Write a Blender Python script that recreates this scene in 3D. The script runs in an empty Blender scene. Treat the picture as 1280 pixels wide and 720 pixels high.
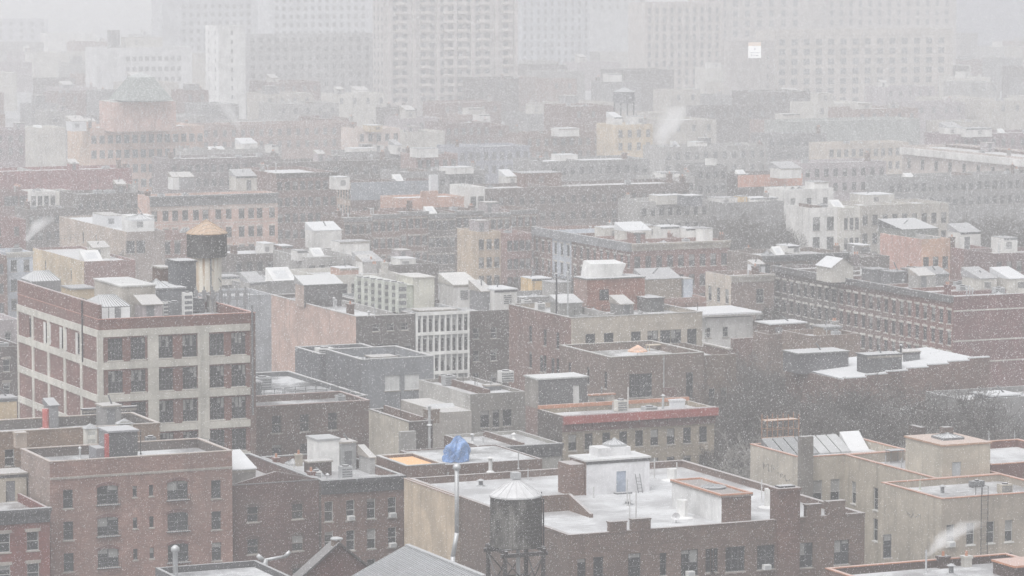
import bpy, math, random
from mathutils import Vector, Matrix
R = math.radians
rnd = random.Random(7)
C = bpy.context.scene
COL = C.collection

# ------------------------------------------------------------------ camera, sky, sun, exposure
F_PX, YAW, PITCH, CAM_Z = 4400.0, R(24.2), R(5.53), 63.0
cam = bpy.data.objects.new('camera', bpy.data.cameras.new('camera'))
COL.objects.link(cam); C.camera = cam
cam.location = (0, 0, CAM_Z); cam.rotation_euler = (R(90) - PITCH, 0, -YAW)
cam.data.sensor_width = 36; cam.data.lens = F_PX * 36 / 1280
cam.data.clip_start = 0.5; cam.data.clip_end = 20000

world = bpy.data.worlds.new('World'); C.world = world; world.use_nodes = True
wn = world.node_tree.nodes; wl = world.node_tree.links
bg = wn['Background']; sky = wn.new('ShaderNodeTexSky'); sky.sky_type = 'NISHITA'; sky.sun_disc = False
SUN_EL, SUN_AZ = R(58), R(-128)          # azimuth measured from +Y towards +X
sky.sun_elevation = SUN_EL; sky.sun_rotation = SUN_AZ; sky.dust_density = 6; sky.air_density = 1.0; sky.ozone_density = 1.0
hs = wn.new('ShaderNodeHueSaturation'); hs.inputs['Saturation'].default_value = 0.10   # an overcast sky has lost its blue
wl.new(sky.outputs['Color'], hs.inputs['Color']); wl.new(hs.outputs['Color'], bg.inputs['Color'])
bg.inputs['Strength'].default_value = 0.15
sun = bpy.data.objects.new('sun', bpy.data.lights.new('sun', 'SUN')); COL.objects.link(sun)
sun.data.energy = 0.5; sun.data.angle = R(70); sun.data.color = (1, .975, .95)
sd = Vector((math.sin(SUN_AZ) * math.cos(SUN_EL), math.cos(SUN_AZ) * math.cos(SUN_EL), math.sin(SUN_EL)))
sun.rotation_euler = sd.to_track_quat('Z', 'Y').to_euler()
C.view_settings.view_transform = 'Standard'; C.view_settings.look = 'None'
C.view_settings.exposure = 0.41; C.view_settings.gamma = 1.0
HAZE = 0.00076
C.render.engine = 'CYCLES'
C.cycles.use_denoising = True; C.cycles.denoiser = "OPENIMAGEDENOISE"; C.cycles.denoising_input_passes = "RGB_ALBEDO_NORMAL"; C.cycles.denoising_prefilter = "ACCURATE"; C.cycles.use_adaptive_sampling = False; C.cycles.use_light_tree = False
C.cycles.max_bounces = 8; C.cycles.diffuse_bounces = 3; C.cycles.glossy_bounces = 2; C.cycles.volume_bounces = 3
C.cycles.sample_clamp_indirect = 3.0
C.cycles.filter_width = 1.5

# ------------------------------------------------------------------ pixel <-> place (only used to measure where things stand)
CAM = Vector((0, 0, CAM_Z))
FW = Vector((math.sin(YAW) * math.cos(PITCH), math.cos(YAW) * math.cos(PITCH), -math.sin(PITCH)))
RT = Vector((math.cos(YAW), -math.sin(YAW), 0)); UP = RT.cross(FW)
def W(px, py, z):
    d = FW * F_PX + RT * (px - 640) + UP * (360 - py)
    t = (z - CAM_Z) / d.z
    return d.x * t, d.y * t
def PX(x, y, z):
    d = Vector((x, y, z)) - CAM; w = FW.dot(d)
    return 640 + F_PX * RT.dot(d) / w, 360 - F_PX * UP.dot(d) / w
def colX(px, y, z):
    n = RT - FW * ((px - 640) / F_PX)
    return -(n.y * y + n.z * (z - CAM_Z)) / n.x
def colY(px, x, z):
    n = RT - FW * ((px - 640) / F_PX)
    return -(n.x * x + n.z * (z - CAM_Z)) / n.y

# ------------------------------------------------------------------ materials
MATS = {}
SNOWC = (.62, .63, .645, 1)
def newmat(name):
    m = bpy.data.materials.new(name); m.use_nodes = True
    nt = m.node_tree; return m, nt, nt.nodes['Principled BSDF']
def nd(nt, t, **k):
    n = nt.nodes.new(t)
    for a, v in k.items(): setattr(n, a, v)
    return n
def noise(nt, vec, scale, detail=4, rough=.6):
    n = nd(nt, 'ShaderNodeTexNoise'); n.inputs['Scale'].default_value = scale
    n.inputs['Detail'].default_value = detail; n.inputs['Roughness'].default_value = rough
    nt.links.new(vec, n.inputs['Vector']); return n.outputs['Fac']
def ramp(nt, fac, a, b):
    r = nd(nt, 'ShaderNodeMapRange'); r.inputs[1].default_value = a; r.inputs[2].default_value = b
    nt.links.new(fac, r.inputs[0]); return r.outputs[0]
def mix(nt, fac, a, b, mode='MIX'):
    m = nd(nt, 'ShaderNodeMix', data_type='RGBA', blend_type=mode)
    for s, v in ((0, fac), (6, a), (7, b)):
        if hasattr(v, 'is_output'): nt.links.new(v, m.inputs[s])
        else: m.inputs[s].default_value = v
    return m.outputs[2]
def scaled(nt, vec, v):
    n = nd(nt, 'ShaderNodeVectorMath', operation='MULTIPLY'); nt.links.new(vec, n.inputs[0]); n.inputs[1].default_value = v
    return n.outputs[0]
def mathn(nt, op, a, b):
    n = nd(nt, 'ShaderNodeMath', operation=op)
    for i, v in enumerate((a, b)):
        if hasattr(v, 'is_output'): nt.links.new(v, n.inputs[i])
        else: n.inputs[i].default_value = v
    return n.outputs[0]
def M(kind, c=(.5, .5, .5)):
    key = (kind, tuple(c))
    if key in MATS: return MATS[key]
    m, nt, bs = newmat(kind); L = nt.links
    geo = nd(nt, 'ShaderNodeNewGeometry'); pos = geo.outputs['Position']
    c4 = (*c, 1); dk = tuple(v * .55 for v in c) + (1,); lt = tuple(min(1, v * 1.35 + .02) for v in c) + (1,)
    bs.inputs['Roughness'].default_value = .85
    if kind == 'brick': g_ = sum(c) / 3; c = tuple((v * .93 + g_ * .07) * .70 for v in c); c4 = (*c, 1); lt = tuple(min(1, v * 1.35 + .02) for v in c) + (1,)
    snow_on = .85
    if kind in ('brick', 'stucco', 'concrete', 'paint'):
        blotch = ramp(nt, noise(nt, pos, .35, 7, .7), .32, .68)
        col = mix(nt, blotch, tuple(v * .66 for v in c) + (1,), tuple(min(1, v * 1.12) for v in c) + (1,))
        if kind == 'brick':
            b = nd(nt, 'ShaderNodeTexBrick'); cb = nd(nt, 'ShaderNodeCombineXYZ'); sp = nd(nt, 'ShaderNodeSeparateXYZ')
            L.new(pos, sp.inputs[0]); L.new(mathn(nt, 'ADD', sp.outputs[0], sp.outputs[1]), cb.inputs[0]); L.new(sp.outputs[2], cb.inputs[1])
            L.new(cb.outputs[0], b.inputs['Vector'])
            b.inputs['Scale'].default_value = 1; b.inputs['Brick Width'].default_value = .42; b.inputs['Row Height'].default_value = .16
            b.inputs['Mortar Size'].default_value = .014; b.inputs['Bias'].default_value = -.1
            b.inputs['Color1'].default_value = (.72, .72, .72, 1); b.inputs['Color2'].default_value = (1.15, 1.12, 1.1, 1); b.inputs['Mortar'].default_value = (1.25, 1.3, 1.32, 1)
            col = mix(nt, .85, col, b.outputs['Color'], 'MULTIPLY')
        patch = ramp(nt, noise(nt, scaled(nt, pos, (1, 1, 1.4)), .17, 3, .5), .55, .585)
        col = mix(nt, mathn(nt, 'MULTIPLY', patch, .38 if kind in ('brick', 'stucco') else .12), col, tuple(v * .5 + g * .22 for v, g in zip(c, (.30, .28, .26))) + (1,))
        streak = ramp(nt, noise(nt, scaled(nt, pos, (1.1, 1.1, .09)), 1.0, 5, .7), .52, .78)
        col = mix(nt, mathn(nt, 'MULTIPLY', streak, {'brick': .7, 'stucco': .9, 'concrete': .75, 'paint': .5}[kind]), col, tuple(v * .45 for v in c) + (1,))
        eff = ramp(nt, noise(nt, scaled(nt, pos, (.8, .8, .35)), .5, 5, .7), .6, .85)
        col = mix(nt, mathn(nt, 'MULTIPLY', eff, .35), col, lt)
        snow_on = .5
    elif kind == 'roof':           # flat roof, wet membrane under a thin broken layer of snow
        big = noise(nt, pos, .16, 6, .62); fine = noise(nt, pos, 1.9, 4, .6)
        f = ramp(nt, mathn(nt, 'ADD', mathn(nt, 'MULTIPLY', big, .7), mathn(nt, 'MULTIPLY', fine, .3)), .43, .57)
        seam = nd(nt, 'ShaderNodeTexWave', wave_type='BANDS', bands_direction='Y'); seam.inputs['Scale'].default_value = .31; seam.inputs['Distortion'].default_value = .4
        L.new(pos, seam.inputs['Vector'])
        col = mix(nt, f, c4, (.56, .57, .585, 1))
        col = mix(nt, mathn(nt, 'MULTIPLY', ramp(nt, seam.outputs['Fac'], .93, 1.0), .25), col, dk)
        L.new(mix(nt, f, (.35,) * 3 + (1,), (.9,) * 3 + (1,)), bs.inputs['Roughness'])
        snow_on = 0
    elif kind == 'wood':
        w = noise(nt, scaled(nt, pos, (3.4, 3.4, .25)), 1.3, 5, .7)
        col = mix(nt, ramp(nt, w, .35, .7), dk, lt)
        big = ramp(nt, noise(nt, scaled(nt, pos, (1, 1, .6)), .55, 6, .65), .44, .52)
        col = mix(nt, mathn(nt, 'MULTIPLY', big, .85), col, tuple(v * .13 for v in c) + (1,))
    elif kind == 'planks':
        w = nd(nt, 'ShaderNodeTexWave', wave_type='BANDS', bands_direction='Y'); w.inputs['Scale'].default_value = .55; L.new(pos, w.inputs['Vector'])
        col = mix(nt, ramp(nt, w.outputs['Fac'], .0, .12), dk, mix(nt, noise(nt, pos, .9), c4, lt)); snow_on = .12
    elif kind == 'ribbed':
        w = nd(nt, 'ShaderNodeTexWave', wave_type='BANDS', bands_direction='X'); w.inputs['Scale'].default_value = .9; L.new(pos, w.inputs['Vector'])
        col = mix(nt, ramp(nt, w.outputs['Fac'], .05, .25), dk, mix(nt, noise(nt, pos, .8), c4, lt)); snow_on = .18
    elif kind == 'rust':           # pale plaster with rust runs
        st = ramp(nt, noise(nt, scaled(nt, pos, (1.6, 1.6, .05)), 1.0, 4, .7), .54, .68)
        col = mix(nt, st, c4, (.34, .19, .08, 1))
    elif kind == 'hazed_glass':
        col = mix(nt, noise(nt, pos, .1, 3), tuple(v * .8 for v in c) + (1,), tuple(v * 1.2 for v in c) + (1,)); bs.inputs['Roughness'].default_value = .2; snow_on = 0
    elif kind == 'glass':
        col = mix(nt, noise(nt, pos, .25, 3), (.012, .014, .016, 1), (.06, .065, .07, 1)); bs.inputs['Roughness'].default_value = .12
        snow_on = 0
    elif kind == 'metal':
        col = mix(nt, noise(nt, pos, 1.1, 5), dk, lt); bs.inputs['Metallic'].default_value = .35; bs.inputs['Roughness'].default_value = .5
        snow_on = .6
    elif kind == 'bark':
        col = mix(nt, noise(nt, pos, 3, 4), dk, lt); snow_on = .12
    elif kind == 'ground':
        f = ramp(nt, mathn(nt, 'ADD', mathn(nt, 'MULTIPLY', noise(nt, pos, .05, 6), .4), mathn(nt, 'MULTIPLY', noise(nt, pos, .5, 5), .6)), .30, .70)
        col = mix(nt, f, c4, (.55, .56, .58, 1)); snow_on = 0
    elif kind == 'snow':
        col = mix(nt, noise(nt, pos, .8, 5), (.50, .51, .525, 1), (.66, .67, .69, 1)); snow_on = 0
    elif kind == 'cloth':
        col = mix(nt, ramp(nt, noise(nt, pos, 1.4, 4), .3, .7), dk, lt); bs.inputs['Roughness'].default_value = .5; snow_on = .15
    elif kind == 'coping':
        col = mix(nt, noise(nt, pos, 1.2, 5), dk, lt); snow_on = .4
    elif kind == 'slate':
        col = mix(nt, noise(nt, pos, 1.2, 5), dk, lt); snow_on = .22
    else:
        col = mix(nt, noise(nt, pos, .9, 5), tuple(v * .8 for v in c) + (1,), tuple(min(1, v * 1.15) for v in c) + (1,)); snow_on = .7
    if snow_on:                    # snow lies where a face looks up
        sn = nd(nt, 'ShaderNodeSeparateXYZ'); L.new(geo.outputs['Normal'], sn.inputs[0])
        up = ramp(nt, mathn(nt, 'ADD', sn.outputs[2], mathn(nt, 'MULTIPLY', noise(nt, pos, 1.3, 4), .35)), .62, 1.0)
        col = mix(nt, mathn(nt, 'MULTIPLY', up, snow_on), col, SNOWC)
    L.new(col, bs.inputs['Base Color'])
    MATS[key] = m; return m
GLASS = M('glass'); GLASS_M = M('hazed_glass', (.075, .078, .083)); GLASS_F = M('hazed_glass', (.16, .165, .17)); BLIND = M('blind', (.25, .25, .245)); FRAME_W = M('trim', (.40, .40, .39)); FRAME_D = M('trim', (.07, .07, .075)); FRAME_B = M('trim', (.16, .13, .11))  # farther windows get paler glass, haze fading put into its colour
IRON = M('iron', (.035, .035, .04)); STEEL = M('metal', (.45, .46, .47)); COPING = M('coping', (.42, .19, .11)); STONE = M('concrete', (.34, .31, .28))
WHITE = M('paint', (.70, .70, .69)); TAR = M('tar', (.075, .075, .08)); DGREY = M('paint', (.17, .175, .185)); SNOWM = M('snow')
BRK = {k: M('brick', v) for k, v in dict(red=(.235, .105, .085), brown=(.20, .125, .10), rose=(.26, .15, .125), tan=(.30, .215, .16), dark=(.12, .08, .07), pink=(.42, .24, .19),
       plum=(.17, .10, .10), grey=(.20, .17, .16), salmon=(.45, .225, .16), orange=(.46, .24, .14), maroon=(.22, .065, .06)).items()}
STU = {k: M('stucco', v) for k, v in dict(beige=(.40, .36, .30), cream=(.56, .45, .31), grey=(.34, .33, .32), pale=(.55, .53, .49), white=(.70, .69, .67), pink=(.45, .29, .235), slate=(.155, .16, .175),
       green=(.50, .53, .44), stone=(.44, .41, .37), yellow=(.62, .45, .24), coral=(.60, .30, .21), blue=(.48, .52, .58), ash=(.24, .235, .235), mauve=(.36, .32, .33)).items()}

# ------------------------------------------------------------------ mesh helpers
class MB:
    def __init__(s): s.v, s.f, s.m = [], [], []
    def quad(s, *p, mi=0):
        i = len(s.v); s.v += [tuple(q) for q in p]; s.f.append(tuple(range(i, i + len(p)))); s.m.append(mi); return s
    def box(s, x0, y0, z0, x1, y1, z1, mi=0, bottom=True):
        i = len(s.v)
        s.v += [(x0, y0, z0), (x1, y0, z0), (x1, y1, z0), (x0, y1, z0), (x0, y0, z1), (x1, y0, z1), (x1, y1, z1), (x0, y1, z1)]
        fs = [(0, 1, 5, 4), (1, 2, 6, 5), (2, 3, 7, 6), (3, 0, 4, 7), (4, 5, 6, 7)] + ([(3, 2, 1, 0)] if bottom else [])
        s.f += [tuple(i + k for k in q) for q in fs]; s.m += [mi] * len(fs); return s
    def lathe(s, cx, cy, prof, n=24, mi=0):
        i = len(s.v)
        for r, z in prof:
            for k in range(n):
                a = 2 * math.pi * k / n; s.v.append((cx + r * math.cos(a), cy + r * math.sin(a), z))
        for j in range(len(prof) - 1):
            for k in range(n):
                k2 = (k + 1) % n
                s.f.append((i + j * n + k, i + j * n + k2, i + (j + 1) * n + k2, i + (j + 1) * n + k)); s.m.append(mi)
        s.f.append(tuple(i + (len(prof) - 1) * n + k for k in range(n))); s.m.append(mi)
        return s
    def tube(s, a, b, r0, r1=None, n=6, mi=0, cap=True):
        a, b = Vector(a), Vector(b); r1 = r0 if r1 is None else r1
        d = (b - a).normalized(); u = d.orthogonal().normalized(); w = d.cross(u); i = len(s.v)
        for p, r in ((a, r0), (b, r1)):
            for k in range(n):
                t = 2 * math.pi * k / n; s.v.append(tuple(p + (u * math.cos(t) + w * math.sin(t)) * r))
        for k in range(n):
            k2 = (k + 1) % n; s.f.append((i + k, i + k2, i + n + k2, i + n + k)); s.m.append(mi)
        if cap:
            s.f.append(tuple(i + n + k for k in range(n))); s.m.append(mi)
            s.f.append(tuple(i + n - 1 - k for k in range(n))); s.m.append(mi)
        return s
    def mesh(s, name, mats):
        me = bpy.data.meshes.new(name); me.from_pydata(s.v, [], s.f)
        for m in (mats if isinstance(mats, (list, tuple)) else [mats]): me.materials.append(m)
        me.polygons.foreach_set('material_index', s.m); me.update(); return me
    def build(s, name, mats, parent=None, loc=(0, 0, 0), smooth=False):
        me = s.mesh(name, mats)
        if smooth: me.polygons.foreach_set('use_smooth', [True] * len(me.polygons))
        return link(name, me, parent, loc)
def link(name, me, parent=None, loc=(0, 0, 0), rz=0):
    o = bpy.data.objects.new(name, me); COL.objects.link(o); o.parent = parent; o.location = loc; o.rotation_euler.z = rz; return o
USED = set()
def tag(o, label=None, cat=None, group=None, kind=None):
    if label: o['label'] = label
    if cat: o['category'] = cat
    if group: o['group'] = group
    if kind: o['kind'] = kind
    return o
def thing(name, loc, label, cat, group=None, kind=None, rz=0):
    o = bpy.data.objects.new(name, None); COL.objects.link(o); o.location = loc; o.rotation_euler.z = rz; o.empty_display_size = .5
    return tag(o, label, cat, group, kind)

def wallface(mb, side, a0, a1, z0, z1, fixed, holes, depth=.2, mi=0):
    """side 'f': plane y = fixed facing -Y, a runs along X;  side 'l': plane x = fixed facing -X, a runs along Y. Real openings with reveals."""
    def P(a, z, d=0): return (a, fixed + d, z) if side == 'f' else (fixed + d, a, z)
    hs = [(max(a0 + .02, h[0]), min(a1 - .02, h[1]), max(z0 + .02, h[2]), min(z1 - .02, h[3])) for h in holes]
    hs = [h for h in hs if h[1] - h[0] > .05 and h[3] - h[2] > .05]
    bands = sorted({z0, z1} | {h[2] for h in hs} | {h[3] for h in hs})
    def fc(p, q, r, t):
        mb.quad(*((p, q, r, t) if side == 'f' else (p, t, r, q)), mi=mi)
    for b0, b1 in zip(bands, bands[1:]):
        if b1 - b0 < 1e-5: continue
        zc = (b0 + b1) / 2; cur = a0
        for h in sorted(h for h in hs if h[2] < zc < h[3]):
            if h[0] > cur + 1e-5: fc(P(cur, b0), P(h[0], b0), P(h[0], b1), P(cur, b1))
            cur = max(cur, h[1])
        if a1 > cur + 1e-5: fc(P(cur, b0), P(a1, b0), P(a1, b1), P(cur, b1))
    for h in hs:
        l, r, b, t = h
        for (p, q) in (((l, b), (r, b)), ((r, b), (r, t)), ((r, t), (l, t)), ((l, t), (l, b))):
            fc(P(p[0], p[1]), P(p[0], p[1], depth), P(q[0], q[1], depth), P(q[0], q[1]))

WM = {}
def window_mesh(w, h, style, seed, split):
    """faces -Y, centred on x, z from 0; returns list of (name, mesh) - first is the window itself"""
    key = (round(w, 2), round(h, 2), style, seed, split)
    if key in WM: return WM[key]
    g, fr, si = MB(), MB(), MB()
    gm, fm = (g, fr) if split else (g, g); y = .11; k = 0 if split else 1
    g.quad((-w/2, y + .05, 0), (w/2, y + .05, 0), (w/2, y + .05, h), (-w/2, y + .05, h), mi=0)
    t = .055 if w > .6 else .04
    def bar(x0, z0, x1, z1): fm.box(x0, y, z0, x1, y + .048, z1, mi=k)
    n = {'pair': 2, 'triple': 3, 'multi': 4}.get(style, 1)
    for q in range(n):
        a, b = -w/2 + w * q / n, -w/2 + w * (q + 1) / n
        bar(a, 0, a + t, h); bar(b - t, 0, b, h); bar(a + t, 0, b - t, t); bar(a + t, h - t, b - t, h)
        if style != 'tall': bar(a + t, h * .5 - .03, b - t, h * .5 + .03)
        if style == 'multi':
            bar(a + t, h * .25, b - t, h * .25 + .03); bar(a + t, h * .75, b - t, h * .75 + .03)
        u = (seed * 37 + q * 17) % 16
        if u < 5:
            d = (.25, .45, .5, .15, .48)[u] * h
            g.quad((a + t, y + .047, h - t - d + .02), (b - t, y + .047, h - t - d + .02), (b - t, y + .047, h - t), (a + t, y + .047, h - t), mi=2 if not split else 1)
    sg = si if split else g
    sg.box(-w/2 - .1, -.09, -.13, w/2 + .1, .1, -.003, mi=0 if split else 3)
    if style in ('lintel', 'pairl'): sg.box(-w/2 - .15, -.08, h + .003, w/2 + .15, .05, h + .3, mi=0 if split else 3)
    WM[key] = (g, fr, si); WM[key] = [g, fr, si, {}]; return WM[key]
def put_window(parent, x, y, z, w, h, side, style, split, frame, trim, ac=False, glass=None):
    glass = glass or GLASS
    seed = rnd.randrange(12); g, fr, si, cache = window_mesh(w, h, style, seed, split)
    ck = (frame.name, trim.name, glass.name)
    if ck not in cache:
        if split: cache[ck] = [('window', g.mesh('window', [glass, BLIND])), ('frame', fr.mesh('frame', frame)), ('sill', si.mesh('sill', trim))]
        else: cache[ck] = [('window', g.mesh('window', [glass, frame, BLIND, trim]))]
    ms = cache[ck]
    o = link('window', ms[0][1], parent, (x, y, z), 0 if side == 'f' else R(-90))
    for nm, me in ms[1:]: link(nm, me, o)
    if ac:
        mb = MB().box(-.34, -.38, .02, .34, .12, .44); mb.box(-.28, -.4, .07, .28, -.383, .39, mi=1)
        mb.build('air_conditioner', [WHITE, STEEL], o)
    return o

FOOT = []
class Bld:
    """A block of a building: near corner (x0,y0), far corner (x1,y1), top z. The first block of a thing makes its Empty; further blocks pass root=."""
    def __init__(s, name, label, px, py, z, xr, xl=None, d=None, wall=None, lwall=None, roof=(.30, .30, .31), ph=.7, front=None, left=None, cat='building', group=None, root=None,
                 coping=None, cornice=None, zb=0, rect=None, frame=None, trim=None, rwall=None, clutter=0, thick=.28, part='wall', string=None, split=None, sx=None):
        if rect: s.x0, s.y0, s.x1, s.y1 = rect
        else:
            s.x0, s.y0 = W(px, py, z); s.x1 = colX(xr, s.y0, z)
            s.y1 = colY(xl, s.x0, z) if xl is not None else s.y0 + d
        if root is None:               # neighbours butt against each other, they never share ground
            for q in FOOT:
                w_, h_ = min(s.x1, q[3]) - max(s.x0, q[1]), min(s.y1, q[4]) - max(s.y0, q[2])
                if w_ <= .02 or h_ <= .02: continue
                if h_ < w_ or (s.y0 < q[2] and q[2] - s.y0 > 4 and w_ > 3):
                    if s.y0 < q[2]: s.y1 = q[2] - .03
                    else: s.y0 = q[4] + .03
                elif s.x0 + s.x1 > q[1] + q[3]: s.x0 = q[3] + .02
                else: s.x1 = q[1] - .02
        s.z = z; s.zb = zb; s.zr = z - ph; s.wall = wall or BRK['brown']
        s.sc = F_PX / FW.dot(Vector((s.x0, s.y0, z)) - CAM)
        if root is None:
            s.root = thing(name, (s.x0, s.y0, 0), label, cat, group); s.ox, s.oy = s.x0, s.y0
            FOOT.append((label, s.x0, s.y0, s.x1, s.y1, s))
        else:
            s.root = root.root; s.ox, s.oy = root.ox, root.oy
            if zb < 1: FOOT.append((s.root['label'], s.x0, s.y0, s.x1, s.y1, s))
        x0, y0, x1, y1 = s.x0 - s.ox, s.y0 - s.oy, s.x1 - s.ox, s.y1 - s.oy
        s.l = (x0, y0, x1, y1)
        near = s.sc > 12 if split is None else split
        frame = frame or (FRAME_W if s.sc > 8 else FRAME_D); trim = trim or STONE
        holes = {'f': [], 'l': []}; wins = []
        for side, spec in (('f', front), ('l', left)):
            if not spec: continue
            for sp in (spec if isinstance(spec, list) else [spec]):
                cols, w, h, t0, fp, n = sp[:6]; style = sp[6] if len(sp) > 6 else 'sash'; acs = sp[7] if len(sp) > 7 else ()
                if isinstance(cols, int):
                    a, b = (x0, x1) if side == 'f' else (y0, y1)
                    cs = [a + (b - a) * (i + .5) / cols for i in range(cols)]
                elif side == 'f': cs = [colX(p, s.y0, z - t0) - s.ox for p in cols]
                else: cs = [colY(p, s.x0, z - t0) - s.oy for p in cols]
                for r_ in range(n):
                    zc = z - t0 - fp * r_
                    if zc - h / 2 < zb + .4: break
                    for ci, c in enumerate(cs):
                        holes[side].append((c - w/2, c + w/2, zc - h/2, zc + h/2)); wins.append((side, c, zc - h/2, w, h, style, (r_, ci) in acs))
        mb = MB()
        wallface(mb, 'f', x0, x1, zb, z, y0, holes['f'], mi=0)
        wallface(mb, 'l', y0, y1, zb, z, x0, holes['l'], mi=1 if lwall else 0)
        mb.quad((x1, y0, zb), (x1, y1, zb), (x1, y1, z), (x1, y0, z)); mb.quad((x1, y1, zb), (x0, y1, zb), (x0, y1, z), (x1, y1, z))
        t = min(thick, (x1 - x0) * .2); zi = z - ph
        for q in (((x0, y0), (x1, y0), (x1 - t, y0 + t), (x0 + t, y0 + t)), ((x1, y0), (x1, y1), (x1 - t, y1 - t), (x1 - t, y0 + t)),
                  ((x1, y1), (x0, y1), (x0 + t, y1 - t), (x1 - t, y1 - t)), ((x0, y1), (x0, y0), (x0 + t, y0 + t), (x0 + t, y1 - t))):
            mb.quad(*[(a, b, z) for a, b in q])
        iw = 2 if rwall else 0
        for (a, b), (c, e) in (((x0 + t, y0 + t), (x1 - t, y0 + t)), ((x1 - t, y0 + t), (x1 - t, y1 - t)), ((x1 - t, y1 - t), (x0 + t, y1 - t)), ((x0 + t, y1 - t), (x0 + t, y0 + t))):
            mb.quad((a, b, z), (c, e, z), (c, e, zi - .1), (a, b, zi - .1), mi=iw)
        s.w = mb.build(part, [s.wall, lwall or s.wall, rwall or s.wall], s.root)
        s.roofo = MB().quad((x0 + t - .01, y0 + t - .01, zi), (x1 - t + .01, y0 + t - .01, zi), (x1 - t + .01, y1 - t + .01, zi), (x0 + t - .01, y1 - t + .01, zi)).build('roof', M('roof', roof) if not isinstance(roof, bpy.types.Material) else roof, s.root)
        if coping:
            cb = MB(); e = .05; q = t + .05; zt = z + .09
            cb.box(x0 - e, y0 - e, z + .003, x1 + e, y0 + q, zt); cb.box(x0 - e, y1 - q, z + .003, x1 + e, y1 + e, zt)
            cb.box(x0 - e, y0 + q + .003, z + .003, x0 + q, y1 - q - .003, zt); cb.box(x1 - q, y0 + q + .003, z + .003, x1 + e, y1 - q - .003, zt)
            cb.build('coping', coping, s.root)
        if cornice:
            cm, ch, cd = cornice[:3]; cb = MB()
            cb.box(x0 - .1, y0 - cd, z - .25, x1 + .1, y0 + .2, z + .06); cb.box(x0 - .05, y0 - cd * .75, z - .5, x1 + .05, y0 - .003, z - .253)
            cb.box(x0, y0 - cd * .35, z - ch, x1, y0 - .004, z - .503)
            n = max(2, int((x1 - x0) / 1.1))
            if s.sc > 6:
                for i in range(n + 1):
                    xx = x0 + .12 + (x1 - x0 - .24) * i / n; cb.box(xx - .1, y0 - cd * .7, z - ch * .85, xx + .1, y0 - cd * .352, z - .505)
            cb.build('cornice', cm, s.root)
            if len(cornice) > 3:
                MB().box(x0, y0 - .03, z - ch - .9, x1, y0 - .003, z - ch - .003).build('frieze', cornice[3], s.root)
        if string:
            for so in string: MB().box(x0, y0 - .07, z - so - .1, x1, y0 - .003, z - so + .1).build('string_course', trim, s.root)
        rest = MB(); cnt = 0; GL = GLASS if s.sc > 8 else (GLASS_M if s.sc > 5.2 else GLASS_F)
        for side, c, zz, w, h, style, ac in wins:
            cnt += 1
            p = (c, y0, zz) if side == 'f' else (x0, c, zz)
            if cnt > 100:
                if side == 'f': rest.quad((c - w/2, y0 + .15, zz), (c + w/2, y0 + .15, zz), (c + w/2, y0 + .15, zz + h), (c - w/2, y0 + .15, zz + h))
                else: rest.quad((x0 + .15, c + w/2, zz), (x0 + .15, c - w/2, zz), (x0 + .15, c - w/2, zz + h), (x0 + .15, c + w/2, zz + h))
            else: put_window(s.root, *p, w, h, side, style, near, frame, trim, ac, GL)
        if rest.v: tag(rest.build('window', GL, s.root), kind='stuff')
        if clutter: s.clutter(clutter)
    # -------- roof pieces. Pixel arguments mark the near top corner (or the foot, for pipes)
    def L(s, x, y): return x - s.ox, y - s.oy
    def bulkhead(s, px, py, h, xr, xl=None, d=3, wall=None, door=None, name='bulkhead', roof=None, lwall=None, skylight=False, win=None):
        z = s.zr + h; x0, y0 = W(px, py, z); x1 = colX(xr, y0, z); y1 = colY(xl, x0, z) if xl is not None else y0 + d
        return s.bulk(x0 - s.ox, y0 - s.oy, x1 - s.ox, y1 - s.oy, h, wall or s.wall, door, name, roof, lwall, skylight, win)
    def bulk(s, x0, y0, x1, y1, h, wall, door=None, name='bulkhead', roof=None, lwall=None, skylight=False, win=None):
        z0, z = s.zr, s.zr + h
        mb = MB(); wallface(mb, 'f', x0, x1, z0, z, y0, ([(x0 + door[0], x0 + door[0] + door[1], z0 + .05, z0 + door[2])] if door else []) + ([win] if win else []))
        mb.quad((x0, y1, z0), (x0, y0, z0), (x0, y0, z), (x0, y1, z), mi=1); mb.quad((x1, y0, z0), (x1, y1, z0), (x1, y1, z), (x1, y0, z)); mb.quad((x1, y1, z0), (x0, y1, z0), (x0, y1, z), (x1, y1, z))
        b = mb.build(name, [wall, lwall or wall], s.root)
        rm = roof or STONE; shed = name == 'bulkhead' and not skylight and h > 1.4 and rnd.random() < .38
        if rm is SNOWM and rnd.random() < .45: rm = M('slate', (.30, .30, .31))
        e = .12 if s.sc > 9 else .05; zb_, t_ = z + .003, z + (min(1.3, (y1 - y0) * .32) if shed else .14)
        q = MB()
        if shed:                       # lean-to roof falling towards the street
            A = [(x0 - e, y0 - e, zb_ + .1), (x1 + e, y0 - e, zb_ + .1), (x1 + e, y1 + e, t_), (x0 - e, y1 + e, t_)]; q.quad(*A)
            q.quad((x0 - e, y0 - e, zb_), (x1 + e, y0 - e, zb_), A[1], A[0]); q.quad((x1 + e, y0 - e, zb_), (x1 + e, y1 + e, zb_), A[2], A[1]); q.quad((x0 - e, y1 + e, zb_), (x0 - e, y0 - e, zb_), A[0], A[3]); q.quad((x1 + e, y1 + e, zb_), (x0 - e, y1 + e, zb_), A[3], A[2]); q.quad((x0 - e, y1 + e, zb_), (x1 + e, y1 + e, zb_), (x1 + e, y0 - e, zb_), (x0 - e, y0 - e, zb_))
        else: q.box(x0 - e, y0 - e, z - .003, x1 + e, y1 + e, t_ + (.02 if s.sc > 9 else -.05))
        q.build('bulkhead_roof', rm, b)
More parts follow.
